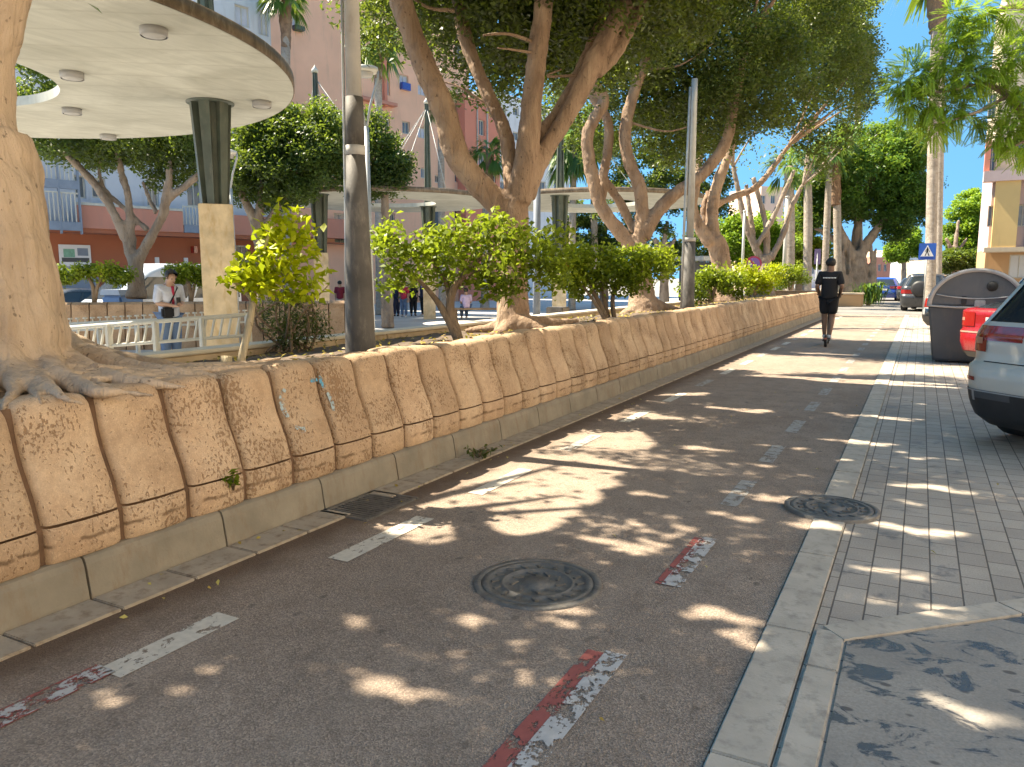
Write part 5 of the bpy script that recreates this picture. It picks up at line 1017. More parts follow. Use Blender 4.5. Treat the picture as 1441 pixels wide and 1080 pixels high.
# long terrace facing the plaza at the photograph's left
A, B, d, n, uv = plane_uv(spot(-130, 391, 31.0), spot(395, 391, 43.5)); L_ = (B - A).length; og = (A.x, A.y, -.36)
t = thing('apartment_building', 'long terracotta and salmon terrace with white balconies behind the plaza', 'building', og)
def op(x0, y0, x1, y1, *m): (a, f), (b, e) = uv(x0, y0), uv(x1, y1); return (min(a, b), max(a, b), min(e, f), max(e, f), *m)
facade(t, og, A, d, n, L_, -.36, 3.55, [op(20, 335, 40, 372, 'darkwin'), op(300, 345, 318, 385, 'darkwin'), op(340, 345, 360, 388, 'darkwin')], 'terracotta', 9, name='ground_floor_wall', proud=-.6)
T = facade(t, og, A, d, n, L_, 3.7, 17.5, [op(104, 246, 122, 280, 'pane'), op(128, 250, 150, 280, 'pane'), op(205, 250, 225, 292, 'pane'), op(262, 250, 285, 292, 'pane'), op(330, 5, 352, 40, 'shutter'), op(362, 12, 378, 52, 'shutter'), op(0, 120, 22, 160)] + [op(40 + i * 60, 150, 62 + i * 60, 195) for i in range(5)], 'bluewhite', 9, name='upper_wall')
def ub(x0, x1, z0, z1, w0, w1, name, mt, b_=.01): u0, u1 = uv(x0, 320)[0], uv(x1, 320)[0]; return MB().box((u0, w0, z0), (u1, w1, z1), b_, T).build(name, mt, t, og)
ub(-130, 394, 3.5, 3.695, -.5, .9, 'floor_slab', 'terracotta')
ub(101, 246, 3.70, 4.72, .75, .95, 'parapet', 'pinkband'); ub(101, 246, 4.725, 4.85, .72, .98, 'parapet_cap', 'white_metal'); ub(293, 395, 3.70, 4.72, .75, .95, 'parapet', 'pinkband')
def balcony(x0, x1, z0, h, mt, w=.95):
    u0, u1 = uv(x0, 320)[0], uv(x1, 320)[0]; k = MB().box((u0, w - .16, z0), (u1, w, z0 + .38), .01, T).build('balcony', mt, t, og); m_ = MB(); nn = max(4, int((u1 - u0) / .16))
    for i in range(nn + 1): u = u0 + (u1 - u0) * i / nn; m_.box((u - .022, w - .1, z0 + .385), (u + .022, w - .06, z0 + h), 0, T)
    m_.box((u0, w - .11, z0 + h), (u1, w - .05, z0 + h + .06), 0, T); m_.build('railing', 'white_metal', k, og)
balcony(247, 292, 3.70, 1.25, 'bluegrey'); balcony(46, 100, 3.55, 1.6, 'bluegrey', 1.3); balcony(46, 100, 5.35, 1.5, 'bluegrey', 1.3); balcony(-60, 44, 3.7, 1.2, 'bluegrey')
for x in (46, 72, 100): ub(x - 1, x + 1.2, 3.4, 8.4, 1.14, 1.32, 'bay_post', 'bluegrey')
k = ub(316, 345, 12.2, 12.3, .1, 1.3, 'awning', 'car_blue'); ub(86, 131, 1.45, 3.0, -.58, -.50, 'poster', 'signwhite')
for a, b_, z0, z1, mt in ((89, 128, 2.2, 2.4, 'bin_dark'), (92, 108, 2.42, 2.8, dull('poster_green', (.2, .42, .3), .2, 9, .6)), (112, 127, 2.5, 2.85, 'bluegrey'), (90, 127, 1.6, 2.0, dull('poster_grey', (.3, .33, .33), .3, 9, .6))): ub(a, b_, z0, z1, -.497, -.485, 'poster_patch', mt, 0)
ub(82, 139, -.3, 1.5, -.59, -.45, 'roller_shutter', 'bluegrey')
for x in (225, 266): ub(x - 3, x + 3, 1.5, 2.5, -.58, -.52, 'wall_notice', 'signwhite')
ub(274, 279, 2.75, 3.1, -.58, -.2, 'wall_lamp', 'tail')

# pink tower block, red gable and white block beyond the plaza
A, B, d, n, uv = plane_uv(spot(372, 391, 47.0), spot(662, 391, 61.0)); L_ = (B - A).length; og = (A.x, A.y, -.36)
t = thing('apartment_building', 'tall pale pink apartment block with small irregular windows', 'building', og)
T = facade(t, og, A, d, n, L_, -.36, 26, [op(411, 22, 422, 46, 'shutter'), op(513, 80, 527, 106, 'pane'), op(541, 85, 549, 135, 'shutter'), op(562, 104, 575, 128, 'shutter'), op(588, 118, 600, 136, 'shutter'), op(566, 170, 577, 190, 'pane'), op(588, 178, 600, 196, 'shutter'), op(640, 143, 650, 167, 'pane'), op(541, 160, 549, 186, 'darkwin'), op(592, 236, 602, 252, 'bluegrey'), op(612, 246, 619, 258, 'darkwin'), op(640, 236, 652, 258, 'pane'), op(548, 300, 556, 316, 'darkwin'), op(600, 288, 624, 334, 'darkwin'), op(640, 292, 652, 330, 'darkwin'), op(470, 300, 490, 345, 'pane'), op(640, 60, 650, 85, 'pane'), op(588, 58, 600, 78, 'shutter'), op(566, 40, 577, 60, 'pane')], 'pinkwall', 14)
MB().box((uv(548, 300)[0], .003, -.3), (uv(660, 300)[0], .10, 25.8), .01, T).build('pilaster_panel', 'pinkpale', t, og) if False else None
def wb(x0, y0, x1, y1, w0, w1, name, mt): (a, f), (b, e) = uv(x0, y0), uv(x1, y1); MB().box((a, w0, e), (b, w1, f), .01, T).build(name, mt, t, og)
wb(503, 136, 553, 152, .005, .5, 'balcony', 'pinkband'); wb(535, 60, 541, 152, .005, .35, 'pilaster', 'redwall'); wb(411, 36, 424, 46, .005, .4, 'air_conditioner', 'bin_dark'); wb(563, 116, 575, 129, .01, .25, 'laundry_rail', 'car_blue')
wb(372, 303, 500, 338, .005, .8, 'salmon_band', 'pinkband'); wb(372, 338, 500, 345, .005, .7, 'dark_soffit', 'terracotta')
A, B, d, n, uv = plane_uv(spot(656, 391, 59.5), spot(704, 391, 63.0)); L_ = (B - A).length; og = (A.x, A.y, -.36)
t = thing('apartment_building', 'narrow brick red building end beside the pink block', 'building', og)
T = facade(t, og, A, d, n, L_, -.36, 15.2, [op(674, 168, 682, 192, 'pane'), op(674, 215, 682, 235, 'pane'), op(690, 245, 698, 262, 'darkwin')], 'redwall', 12)
for x in (671, 685): wb(x - .7, 142, x + .7, 260, .005, .12, 'drain_pipe', 'white_metal')
A, B, d, n, uv = plane_uv(spot(690, 391, 68.0), spot(800, 391, 78.0)); L_ = (B - A).length; og = (A.x, A.y, -.36)
t = thing('apartment_building', 'white apartment block half hidden by the forked ficus', 'building', og)
facade(t, og, A, d, n, L_, -.36, 17.5, [op(x, y, x + 8, y + 14, 'pane') for x in (704, 722, 740, 760, 780) for y in (150, 185, 220, 255)], 'whitewall', 12)
# apartment block on the pavement side
A, B, d, n, uv = plane_uv(spot(1386, 391, 48.0), spot(1386, 391, 48.0) + Vector((8.5, 0, 0))); L_ = (B - A).length; og = (A.x, A.y, 0)
t = thing('apartment_building', 'yellow and mauve apartment block overhanging the pavement side', 'building', og)
facade(t, og, A, d, n, L_, 0, 3.3, [op(1424, 358, 1450, 392, 'whitewall'), op(1465, 360, 1500, 392, 'whitewall')], 'tanwall', 9, name='ground_floor_wall', proud=-1.2)
T = facade(t, og, A, d, n, L_, 3.3, 7.9, [op(1391, 290, 1400, 319), op(1432, 288, 1446, 319), op(1470, 290, 1485, 319)], 'mauve', 10, name='upper_wall')
for a, b in ((1402, 1428), (1452, 1466), (1500, 1525)): wb(a, 246, b, 349, .005, .5, 'bay', 'yellow')
T2_ = facade(t, og, A, d, n, L_, 7.9, 19.5, [op(1393, 200, 1401, 240), op(1432, 190, 1446, 235), op(1393, 130, 1401, 165), op(1432, 120, 1446, 160), op(1432, 40, 1446, 85)], 'beigewall', 10, name='top_wall', proud=-.35)
wb(1384, 243, 1560, 249, -.2, .65, 'ledge', 'mauve'); wb(1384, 349, 1560, 353, -1.1, .55, 'soffit', 'beigewall'); wb(1388, 195, 1392, 243, -.34, .2, 'corner_pilaster', 'redwall')
# distant street
for lab, x0, x1, yt, d_, mt, ws in (('small pink house at the far end of the street', 1230, 1252, 362, 120, 'pinkband', [(1236, 372, 1240, 382), (1244, 372, 1248, 382)]), ('cream house far down the street beyond the blue car', 1253, 1275, 352, 130, 'beigewall', [(1258, 360, 1262, 370), (1267, 360, 1271, 370)]), ('white house at the distant street end behind the crossing sign', 1276, 1320, 358, 125, 'whitewall', [(1281, 366, 1286, 378), (1292, 366, 1297, 378)]), ('pale pink tower far behind the slender ficus', 1066, 1098, 262, 110, 'pinkpale', [(1071, 275, 1077, 287), (1085, 275, 1091, 287)]), ('white low block far behind the wavy wall end', 1120, 1232, 368, 135, 'whitewall', [(1140, 376, 1146, 386), (1190, 376, 1196, 386)]), ('cream block behind the low street trees', 1322, 1392, 366, 100, 'beigewall', [(1330, 374, 1336, 384), (1350, 374, 1356, 384)])):
    A, B, d, n, uv = plane_uv(spot(x0, 391, d_), spot(x1, 391, d_ * 1.01)); og = (A.x, A.y, -.2); t = thing('house', lab, 'building', og)
    facade(t, og, A, d, n, (B - A).length, -.36, uv(x0, yt)[1], [op(*q) for q in ws], mt, 8)
A = spot(968, 391, 41); B = spot(1006, 391, 42); A.z = B.z = -.35; og = tuple(A); t = thing('kiosk', 'grey flat roofed kiosk with white posts behind the lamp post', 'kiosk', og); dd = (B - A)
for i in range(6): p = A + dd * (i / 5); MB().box((p.x - .06, p.y - .06, -.35), (p.x + .06, p.y + .06, 2.35), .01).build('post', 'white_metal', t, og)
q = (A + B) / 2; MB().box((-1, -1.1, 2.36), (1, 1.1, 2.6), .03, Matrix.Translation((q.x, q.y, 0)) @ Matrix.Rotation(atan2(dd.y, dd.x), 4, 'Z')).build('roof', 'galv', t, og)
MB().box((-.8, -.2, -.34), (.8, .9, 2.3), .02, Matrix.Translation((q.x, q.y, 0)) @ Matrix.Rotation(atan2(dd.y, dd.x), 4, 'Z')).build('cabin', 'bin_dark', t, og)

# ------------------------------------------------------------------ vehicles
def lerp_tab(tab, z):
    if z <= tab[0][0]: return tab[0][1]
    for (a, u), (b, v) in zip(tab, tab[1:]):
        if z <= b: return u + (v - u) * (z - a) / (b - a)
    return tab[-1][1]
class CarShape:
    """plan outline at height z: rear at y = yr(z), front at y = yf(z), half width hw(z); index runs 0 (rear centre) .. 44 (front centre)"""
    def __init__(s, yr, yf, hw, rc=.28, rf=.45, bulge=.05): s.yr, s.yf, s.hw, s.rc, s.rf, s.bulge = yr, yf, hw, rc, rf, bulge
    def pt(s, z, i, off=0.0):
        sg_ = 1 if i >= 0 else -1; i = abs(i); a, b, w_ = lerp_tab(s.yr, z), lerp_tab(s.yf, z), lerp_tab(s.hw, z); rc, rf = min(s.rc, w_ * .6), min(s.rf, w_ * .7)
        def raw(i):
            if i <= 8: x = (w_ - rc) * i / 8; return x, a + s.bulge * (x / w_) ** 2, 0, -1
            if i <= 16: t = (i - 8) / 8 * pi / 2; q = s.bulge * ((w_ - rc) / w_) ** 2; return w_ - rc + rc * sin(t), a + q + rc - rc * cos(t), sin(t), -cos(t)
            q = s.bulge * ((w_ - rc) / w_) ** 2; y0, y1 = a + q + rc, b - rf - .08
            if i <= 28: return w_, y0 + (y1 - y0) * (i - 16) / 12, 1, 0
            if i <= 36: t = (i - 28) / 8 * pi / 2; return w_ - rf + rf * cos(t), y1 + rf * sin(t), cos(t), sin(t)
            x = (w_ - rf) * (44 - i) / 8; return x, y1 + rf + .08 * (1 - x / max(w_ - rf, .01)), 0, 1
        x, y, nx, ny = raw(i); return (sg_ * (x + nx * off), y + ny * off, z)
    def patch(s, z0, z1, i0, i1, off=.004, nz=4, ni=None, thick=0.0):
        ni = ni or max(3, int(abs(i1 - i0))); mb = MB()
        g = [[s.pt(z0 + (z1 - z0) * a / nz, i0 + (i1 - i0) * b / ni, off) for b in range(ni + 1)] for a in range(nz + 1)]; k = ni + 1
        mb.add([p for r in g for p in r], [(a * k + b, a * k + b + 1, (a + 1) * k + b + 1, (a + 1) * k + b) for a in range(nz) for b in range(ni)], True); return mb
    def shell(s, zs, cap_b=True, cap_t=True, off=0.0):
        mb = MB(); idx = list(range(0, 45)) + list(range(-43, 0)); k = len(idx); vs = [s.pt(z, i, off) for z in zs for i in idx]
        fs = [(a * k + b, a * k + (b + 1) % k, (a + 1) * k + (b + 1) % k, (a + 1) * k + b) for a in range(len(zs) - 1) for b in range(k)]
        mb.add(vs, fs, True); n = len(zs)
        for c, a in ((cap_b, 0), (cap_t, n - 1)):
            if c:  # lid made of strips across the car
                base = a * k; mb.add([vs[base + j] for j in range(k)], [(j, j + 1, k - 1 - j, (k - j) % k) for j in range(0, 44) if len({j, j + 1, k - 1 - j, (k - j) % k}) == 4] + [(0, 1, k - 1)], True)
        return mb
def wheel(t, x, y, r, sgn):
    T = MB().lathe((x, y, r), [(r * .62, -.11), (r * .93, -.115), (r, -.08), (r, .08), (r * .93, .115), (r * .62, .11)], 28, True, 'X').build('wheel', 'rubber', t)
    k = MB().lathe((x, y, r), [(.001, sgn * .06), (r * .15, sgn * .075), (r * .6, sgn * .06), (r * .66, sgn * .112), (r * .58, sgn * .02), (.001, sgn * .0)], 24, True, 'X')
    for j in range(5): k.box((-.02, -.035, .03), (.02, .035, r * .62), .005, Matrix.Translation((x + sgn * .075, y, r)) @ Matrix.Rotation(2 * pi * j / 5, 4, 'X'))
    k.build('rim', 'galv', T)
def car(name, label, loc, heading, mt, shape, zs, belt, glass_top, roof_zs, wheels, group=None, wr=.33, plate_z=.75, lights=(.78, .95, 5, 13), rearglass=True, cladding=None, fleet=None, cat='car', front_lights=True):
    t = thing(name, label, cat, loc, heading, group); sh = shape
    shape.shell([z for z in zs]).build('body', mt, t)
    sh.shell([belt - .01, belt + (glass_top - belt) * .35, belt + (glass_top - belt) * .7, glass_top], False, False, -.012).build('window', 'glass', t)
    sh.shell(roof_zs, False, True).build('roof', mt, t)
    for s_ in (-1, 1):
        for a, b in ((10.5, 15.5), (21.2, 22.0), (29, 33)): sh.patch(belt - .012, glass_top + .012, s_ * a, s_ * b, .003, 6).build('pillar', mt, t)
        z0, z1, i0, i1 = lights; sh.patch(z0, z1, s_ * i0, s_ * i1, .008, 4).build('tail_light', 'tail', t)
        if front_lights: sh.patch(.62, .78, s_ * 31, s_ * 39, .008, 3).build('headlight', 'chrome', t)
        for y in wheels:
            wheel(t, s_ * (lerp_tab(sh.hw, .35) - .095), y, wr, s_)
            MB().lathe((s_ * (lerp_tab(sh.hw, .4) + .004), y, wr), [(wr + .005, -.01), (wr + .07, -.008), (wr + .075, .006), (wr + .005, .006)], 32, True, 'X', True).clip(lambda v: v[2] > wr - .06).build('wheel_arch', 'black_plastic', t)
    MB().add([(-.26, lerp_tab(sh.yr, plate_z) - .014, plate_z - .055), (.26, lerp_tab(sh.yr, plate_z) - .014, plate_z - .055), (.26, lerp_tab(sh.yr, plate_z + .1) - .012, plate_z + .055), (-.26, lerp_tab(sh.yr, plate_z + .1) - .012, plate_z + .055)], [(0, 1, 2, 3)]).build('number_plate', 'plate', t)
    if cladding: sh.patch(cladding[0], cladding[1], -30, 30, .008, 12, 60).build('bumper', 'black_plastic', t)
    return t
HATCH = CarShape([(.2, .12), (.32, .02), (.5, 0), (.62, .01), (.66, .05), (.95, .08), (1.02, .12), (1.36, .42), (1.46, .62), (1.49, .95)], [(.2, 3.85), (.45, 4.0), (.65, 3.98), (.78, 3.85), (.90, 3.1), (.97, 2.85), (1.36, 2.05), (1.46, 1.75), (1.49, 1.45)], [(.2, .78), (.4, .86), (.7, .875), (.92, .86), (1.0, .82), (1.36, .66), (1.46, .58), (1.49, .40)])
SEDAN = CarShape([(.2, .12), (.32, .02), (.5, 0), (.62, .01), (.66, .05), (.95, .03), (.985, .10), (1.005, .62), (1.34, 1.22), (1.42, 1.5), (1.44, 1.8)], [(.2, 4.2), (.45, 4.35), (.65, 4.33), (.78, 4.2), (.90, 3.5), (.985, 3.3), (1.005, 3.2), (1.34, 2.6), (1.42, 2.3), (1.44, 2.0)], [(.2, .78), (.4, .86), (.7, .875), (.95, .86), (1.0, .83), (1.34, .64), (1.42, .55), (1.44, .40)])
HZ = [.2, .3, .45, .62, .66, .78, .88, .93, .975]
SUV = CarShape([(.18, .16), (.26, .07), (.34, .04), (.46, .015), (.60, 0), (.70, .015), (.735, .07), (.76, .085), (.95, .075), (1.06, .11), (1.12, .15), (1.50, .42), (1.58, .46), (1.64, .8), (1.66, 1.2)], [(.18, 4.1), (.26, 4.25), (.5, 4.4), (.8, 4.35), (.95, 4.15), (1.05, 3.3), (1.10, 3.1), (1.5, 2.4), (1.58, 2.2), (1.64, 1.9), (1.66, 1.6)], [(.18, .80), (.26, .86), (.4, .90), (.7, .92), (1.0, .91), (1.1, .87), (1.5, .72), (1.58, .68), (1.64, .55), (1.66, .40)], .30, .5, .07)
SZ = [.18, .26, .34, .40, .46, .54, .60, .70, .735, .76, .85, .95, 1.02, 1.06, 1.095]
VAN = CarShape([(.25, .05), (.5, 0), (2.0, .04), (2.2, .1), (2.28, .3)], [(.25, 5.1), (.6, 5.2), (.95, 5.1), (1.15, 4.75), (1.2, 4.65), (1.85, 3.9), (2.1, 3.5), (2.28, 3.0)], [(.25, .93), (.6, .98), (1.2, .98), (1.9, .90), (2.15, .84), (2.28, .7)], .12, .5, .02)

# near parked car: only its rear corner is in the picture, nose turned away from the lane
cw = spot(1479, 548, 6.15); ang = radians(-41)
sv = car('parked_car', 'pearl white car with a full width red light bar, parked nose away at the edge', (cw.x, cw.y, 0.004), ang, 'car_white', SUV, SZ, 1.08, 1.53, [1.53, 1.58, 1.62, 1.64, 1.66], (.85, 3.45), 'cars parked at an angle beside the pavement', .36, .82, (.93, 1.06, 4.2, 15.5), cladding=(.18, .50))
SUV.patch(1.015, 1.055, -4.2, 4.2, .008, 2, 12).build('light_bar', 'tail', sv)
for s_ in (-1, 1):
    SUV.patch(.90, .955, s_ * 9.5, s_ * 12.0, .012, 3).build('indicator', 'tail_pale', sv); SUV.patch(.83, .93, s_ * 8.8, s_ * 13.0, .010, 3).build('tail_light', 'tail', sv)
    SUV.patch(.575, .61, s_ * 9.5, s_ * 13.0, .008, 2).build('reflector', 'tail', sv)
    SUV.patch(.425, .485, s_ * 4.6, s_ * 10.5, .010, 3).build('exhaust_trim', 'bin_dark', sv); SUV.patch(.485, .497, s_ * 2.0, s_ * 11.8, .012, 1).build('exhaust_edge', 'bin_trim', sv); SUV.patch(.40, .49, s_ * 9.6, s_ * 10.1, .013, 2).build('exhaust_edge', 'bin_trim', sv)
SUV.patch(.742, .75, -9, 9, .004, 1, 20).build('tailgate_gap', 'black', sv)
yp = lerp_tab(SUV.yr, .82) - .0165; MB().add([(-.258, yp, .768), (-.215, yp, .768), (-.215, yp + .003, .873), (-.258, yp + .003, .873)], [(0, 1, 2, 3)]).build('plate_band', 'blue', sv)
SUV.patch(.90, .96, -.6, .6, .012, 3).build('badge', 'bin_trim', sv)
cr = spot(1405, 470, 11.9)
rc = car('parked_car', 'red car partly hidden by the white car and the grey container', (cr.x, cr.y, 0.004), radians(-44), 'car_red', SEDAN, [.2, .3, .45, .62, .66, .78, .88, .95, .985, 1.0], 1.0, 1.35, [1.35, 1.39, 1.42, 1.435, 1.44], (.85, 3.5), 'cars parked at an angle beside the pavement', .31, .80, (.70, .93, 6.5, 12.5))
for s_ in (-1, 1): SEDAN.patch(.79, .84, s_ * 9.5, s_ * 11, .011, 2).build('indicator', 'tail_pale', rc)
SEDAN.patch(.60, .625, -15, 15, .006, 1, 30).build('bumper_strip', 'tail_pale', rc); SEDAN.patch(.2, .30, -30, 30, .008, 8, 60).build('bumper', 'black_plastic', rc)
car('parked_car', 'silver car corner showing past the far side of the grey container', (*spot(1328, 440, 20.0)[:2], .004), radians(-44), 'car_grey', HATCH, HZ, .965, 1.38, [1.38, 1.42, 1.46, 1.48, 1.49], (.75, 3.2), 'cars parked at an angle beside the pavement', .31, .72, (.70, .93, 6.5, 12.5), cladding=(.2, .5))
ds = car('parked_car', 'dark off-road car with a round spare wheel, beyond the crossing sign', (*spot(1297, 420, 33.5)[:2], .004), radians(-8), 'car_dark', SUV, SZ, 1.08, 1.53, [1.53, 1.58, 1.62, 1.64, 1.66], (.85, 3.45), 'cars parked at an angle beside the pavement', .36)
MB().lathe((-.1, -.02, 1.0), [(.001, -.14), (.24, -.14), (.34, -.10), (.34, .06), (.001, .06)], 28, True, 'Y').build('spare_wheel', 'black_plastic', ds)
car('parked_car', 'small dark car far down the street behind the off-road car', (*spot(1281, 415, 47)[:2], .004), radians(-12), 'car_dark', HATCH, HZ, .965, 1.38, [1.38, 1.42, 1.46, 1.48, 1.49], (.75, 3.2), 'cars parked at an angle beside the pavement', .31)
car('moving_car', 'blue hatchback driving away at the end of the lane', (*spot(1242, 422, 49)[:2], .004), radians(-2), 'car_blue', HATCH, HZ, .965, 1.38, [1.38, 1.42, 1.46, 1.48, 1.49], (.75, 3.2), None, .31, .72)
car('parked_car', 'white car behind the grey container showing only its pale roof', (*spot(1452, 400, 19.0)[:2], .004), radians(-44), 'van_white', SUV, SZ, 1.08, 1.53, [1.53, 1.58, 1.62, 1.64, 1.66], (.85, 3.45), 'cars parked at an angle beside the pavement', .36)
dv = (spot(210, 391, 27) - spot(300, 391, 29)).normalized(); vl = spot(318, 391, 27.5)
car('parked_van', 'white van with dark windscreen behind the plaza hedge', (vl.x, vl.y, -.35), atan2(-dv.x, dv.y), 'van_white', VAN, [.25, .4, .6, .9, 1.0, 1.16], 1.15, 1.85, [1.85, 2.0, 2.15, 2.22, 2.28], (1.0, 4.2), None, .34, cat='van')
vl = spot(150, 391, 25.5); car('parked_car', 'dark car in the shade behind the flat topped orange tree', (vl.x, vl.y, -.35), atan2(-dv.x, dv.y), 'car_dark', HATCH, HZ, .965, 1.38, [1.38, 1.42, 1.46, 1.48, 1.49], (.75, 3.2), None, .31)
b = spot(172, 410, 23.5); b.z = -.35; t = thing('recycling_bin', 'blue street recycling bin beside the far forked tree', 'container', b)
MB().box((b.x - .45, b.y - .4, -.2), (b.x + .45, b.y + .4, .95), .06).build('body', paint('bin_blue', (.05, .13, .28), .5, .1), t, b); MB().prism([(b.x - .47, .96), (b.x + .47, .96), (b.x + .4, 1.12), (b.x - .4, 1.12)], b.y - .42, b.y + .42).build('lid', 'bluegrey', t, b)
for sx in (-.35, .35): MB().lathe((b.x + sx, b.y - .3, -.26), [(.001, -.03), (.09, -.03), (.09, .03), (.001, .03)], 14, True, 'X').build('wheel', 'rubber', t, b)

# ------------------------------------------------------------------ big grey refuse container with an arched lid, end on
g = spot(1367, 505, 13.3); g.z = 0.004; t = thing('refuse_container', 'big dark grey refuse container with an arched lid beside the red car', 'container', g, radians(-4))
W_, L1 = .74, 1.55
def arch(r, zc_, n=24, sx=1.0): return [(-r * sx * cos(pi * i / n), zc_ + r * .86 * sin(pi * i / n)) for i in range(n + 1)]
body = [(-.60, .03), (.60, .03), (.66, .5), (.72, .98), (-.72, .98), (-.66, .5)]
def shell_end(outline, y0, y1, name, mt, parent=t, bev=.03):
    bm = bmesh.new(); n = len(outline); vs = [bm.verts.new((x, y0, z)) for x, z in outline] + [bm.verts.new((x, y1, z)) for x, z in outline]
    bm.faces.new(vs[:n]); bm.faces.new(list(reversed(vs[n:])))
    for i in range(n): bm.faces.new((vs[i], vs[n + i], vs[n + (i + 1) % n], vs[(i + 1) % n]))
    bmesh.ops.recalc_face_normals(bm, faces=bm.faces)
    ed = [e for e in bm.edges if abs(e.verts[0].co.y - e.verts[1].co.y) < 1e-6]; bmesh.ops.bevel(bm, geom=ed, offset=bev, segments=3, affect='EDGES')
    o = MB().bm(bm, None, False).build(name, mt, parent)
    for p in o.data.polygons: p.use_smooth = abs(p.normal.y) < .95
    return o
shell_end(body, 0, L1, 'body', 'bin_dark')
lid = shell_end([(-.745, .985)] + [(x, z) for x, z in arch(.745, 1.0)] + [(.745, .985)], -.02, L1 + .02, 'lid', 'bin_plastic')
o = arch(.74, 1.0); i_ = arch(.665, 1.0); n_ = len(o); mb = MB()
vs = [(x, y, z) for y in (-.055, -.018) for x, z in o + i_]; k = 2 * n_
mb.add(vs, [(j, j + 1, n_ + j + 1, n_ + j) for j in range(n_ - 1)] + [(j, j + 1, k + j + 1, k + j) for j in range(n_ - 1)] + [(n_ + j, n_ + j + 1, k + n_ + j + 1, k + n_ + j) for j in range(n_ - 1)], True); mb.build('lid_edge', 'bin_trim', lid)
def sag(z0, dz, x0, x1, r, name, mt, y=-.05): MB().tube([(x0 + (x1 - x0) * u, y, z0 + dz * 4 * u * (1 - u)) for u in [i / 14 for i in range(15)]], r, 6).build(name, mt, t)
sag(1.19, -.07, -.60, .62, .012, 'seam', 'bin_trim'); sag(.995, -.03, -.74, .74, .020, 'rim_band', 'bin_trim')
MB().lathe((.22, -.03, 1.33), [(.001, -.02), (.07, -.02), (.085, .01)], 20, True, 'Y').build('port', 'black', t); MB().box((-.22, -.045, 1.02), (-.14, -.02, 1.16), .01).build('latch', 'black_plastic', t)
MB().box((-.02, -.06, .98), (.14, -.03, 1.10), .012).build('notice', 'galv', t)
for x in (-.45, .45):
    for y in (.12, L1 - .12): MB().box((x - .1, y - .08, 0), (x + .1, y + .08, .105), .01).build('foot', 'black_plastic', t)
for s_ in (-1, 1): MB().lathe((s_ * .76, L1 / 2, .84), [(.001, -.05), (.07, -.05), (.07, .05), (.001, .05)], 16, True, 'X').build('lifting_pin', 'galv', t)

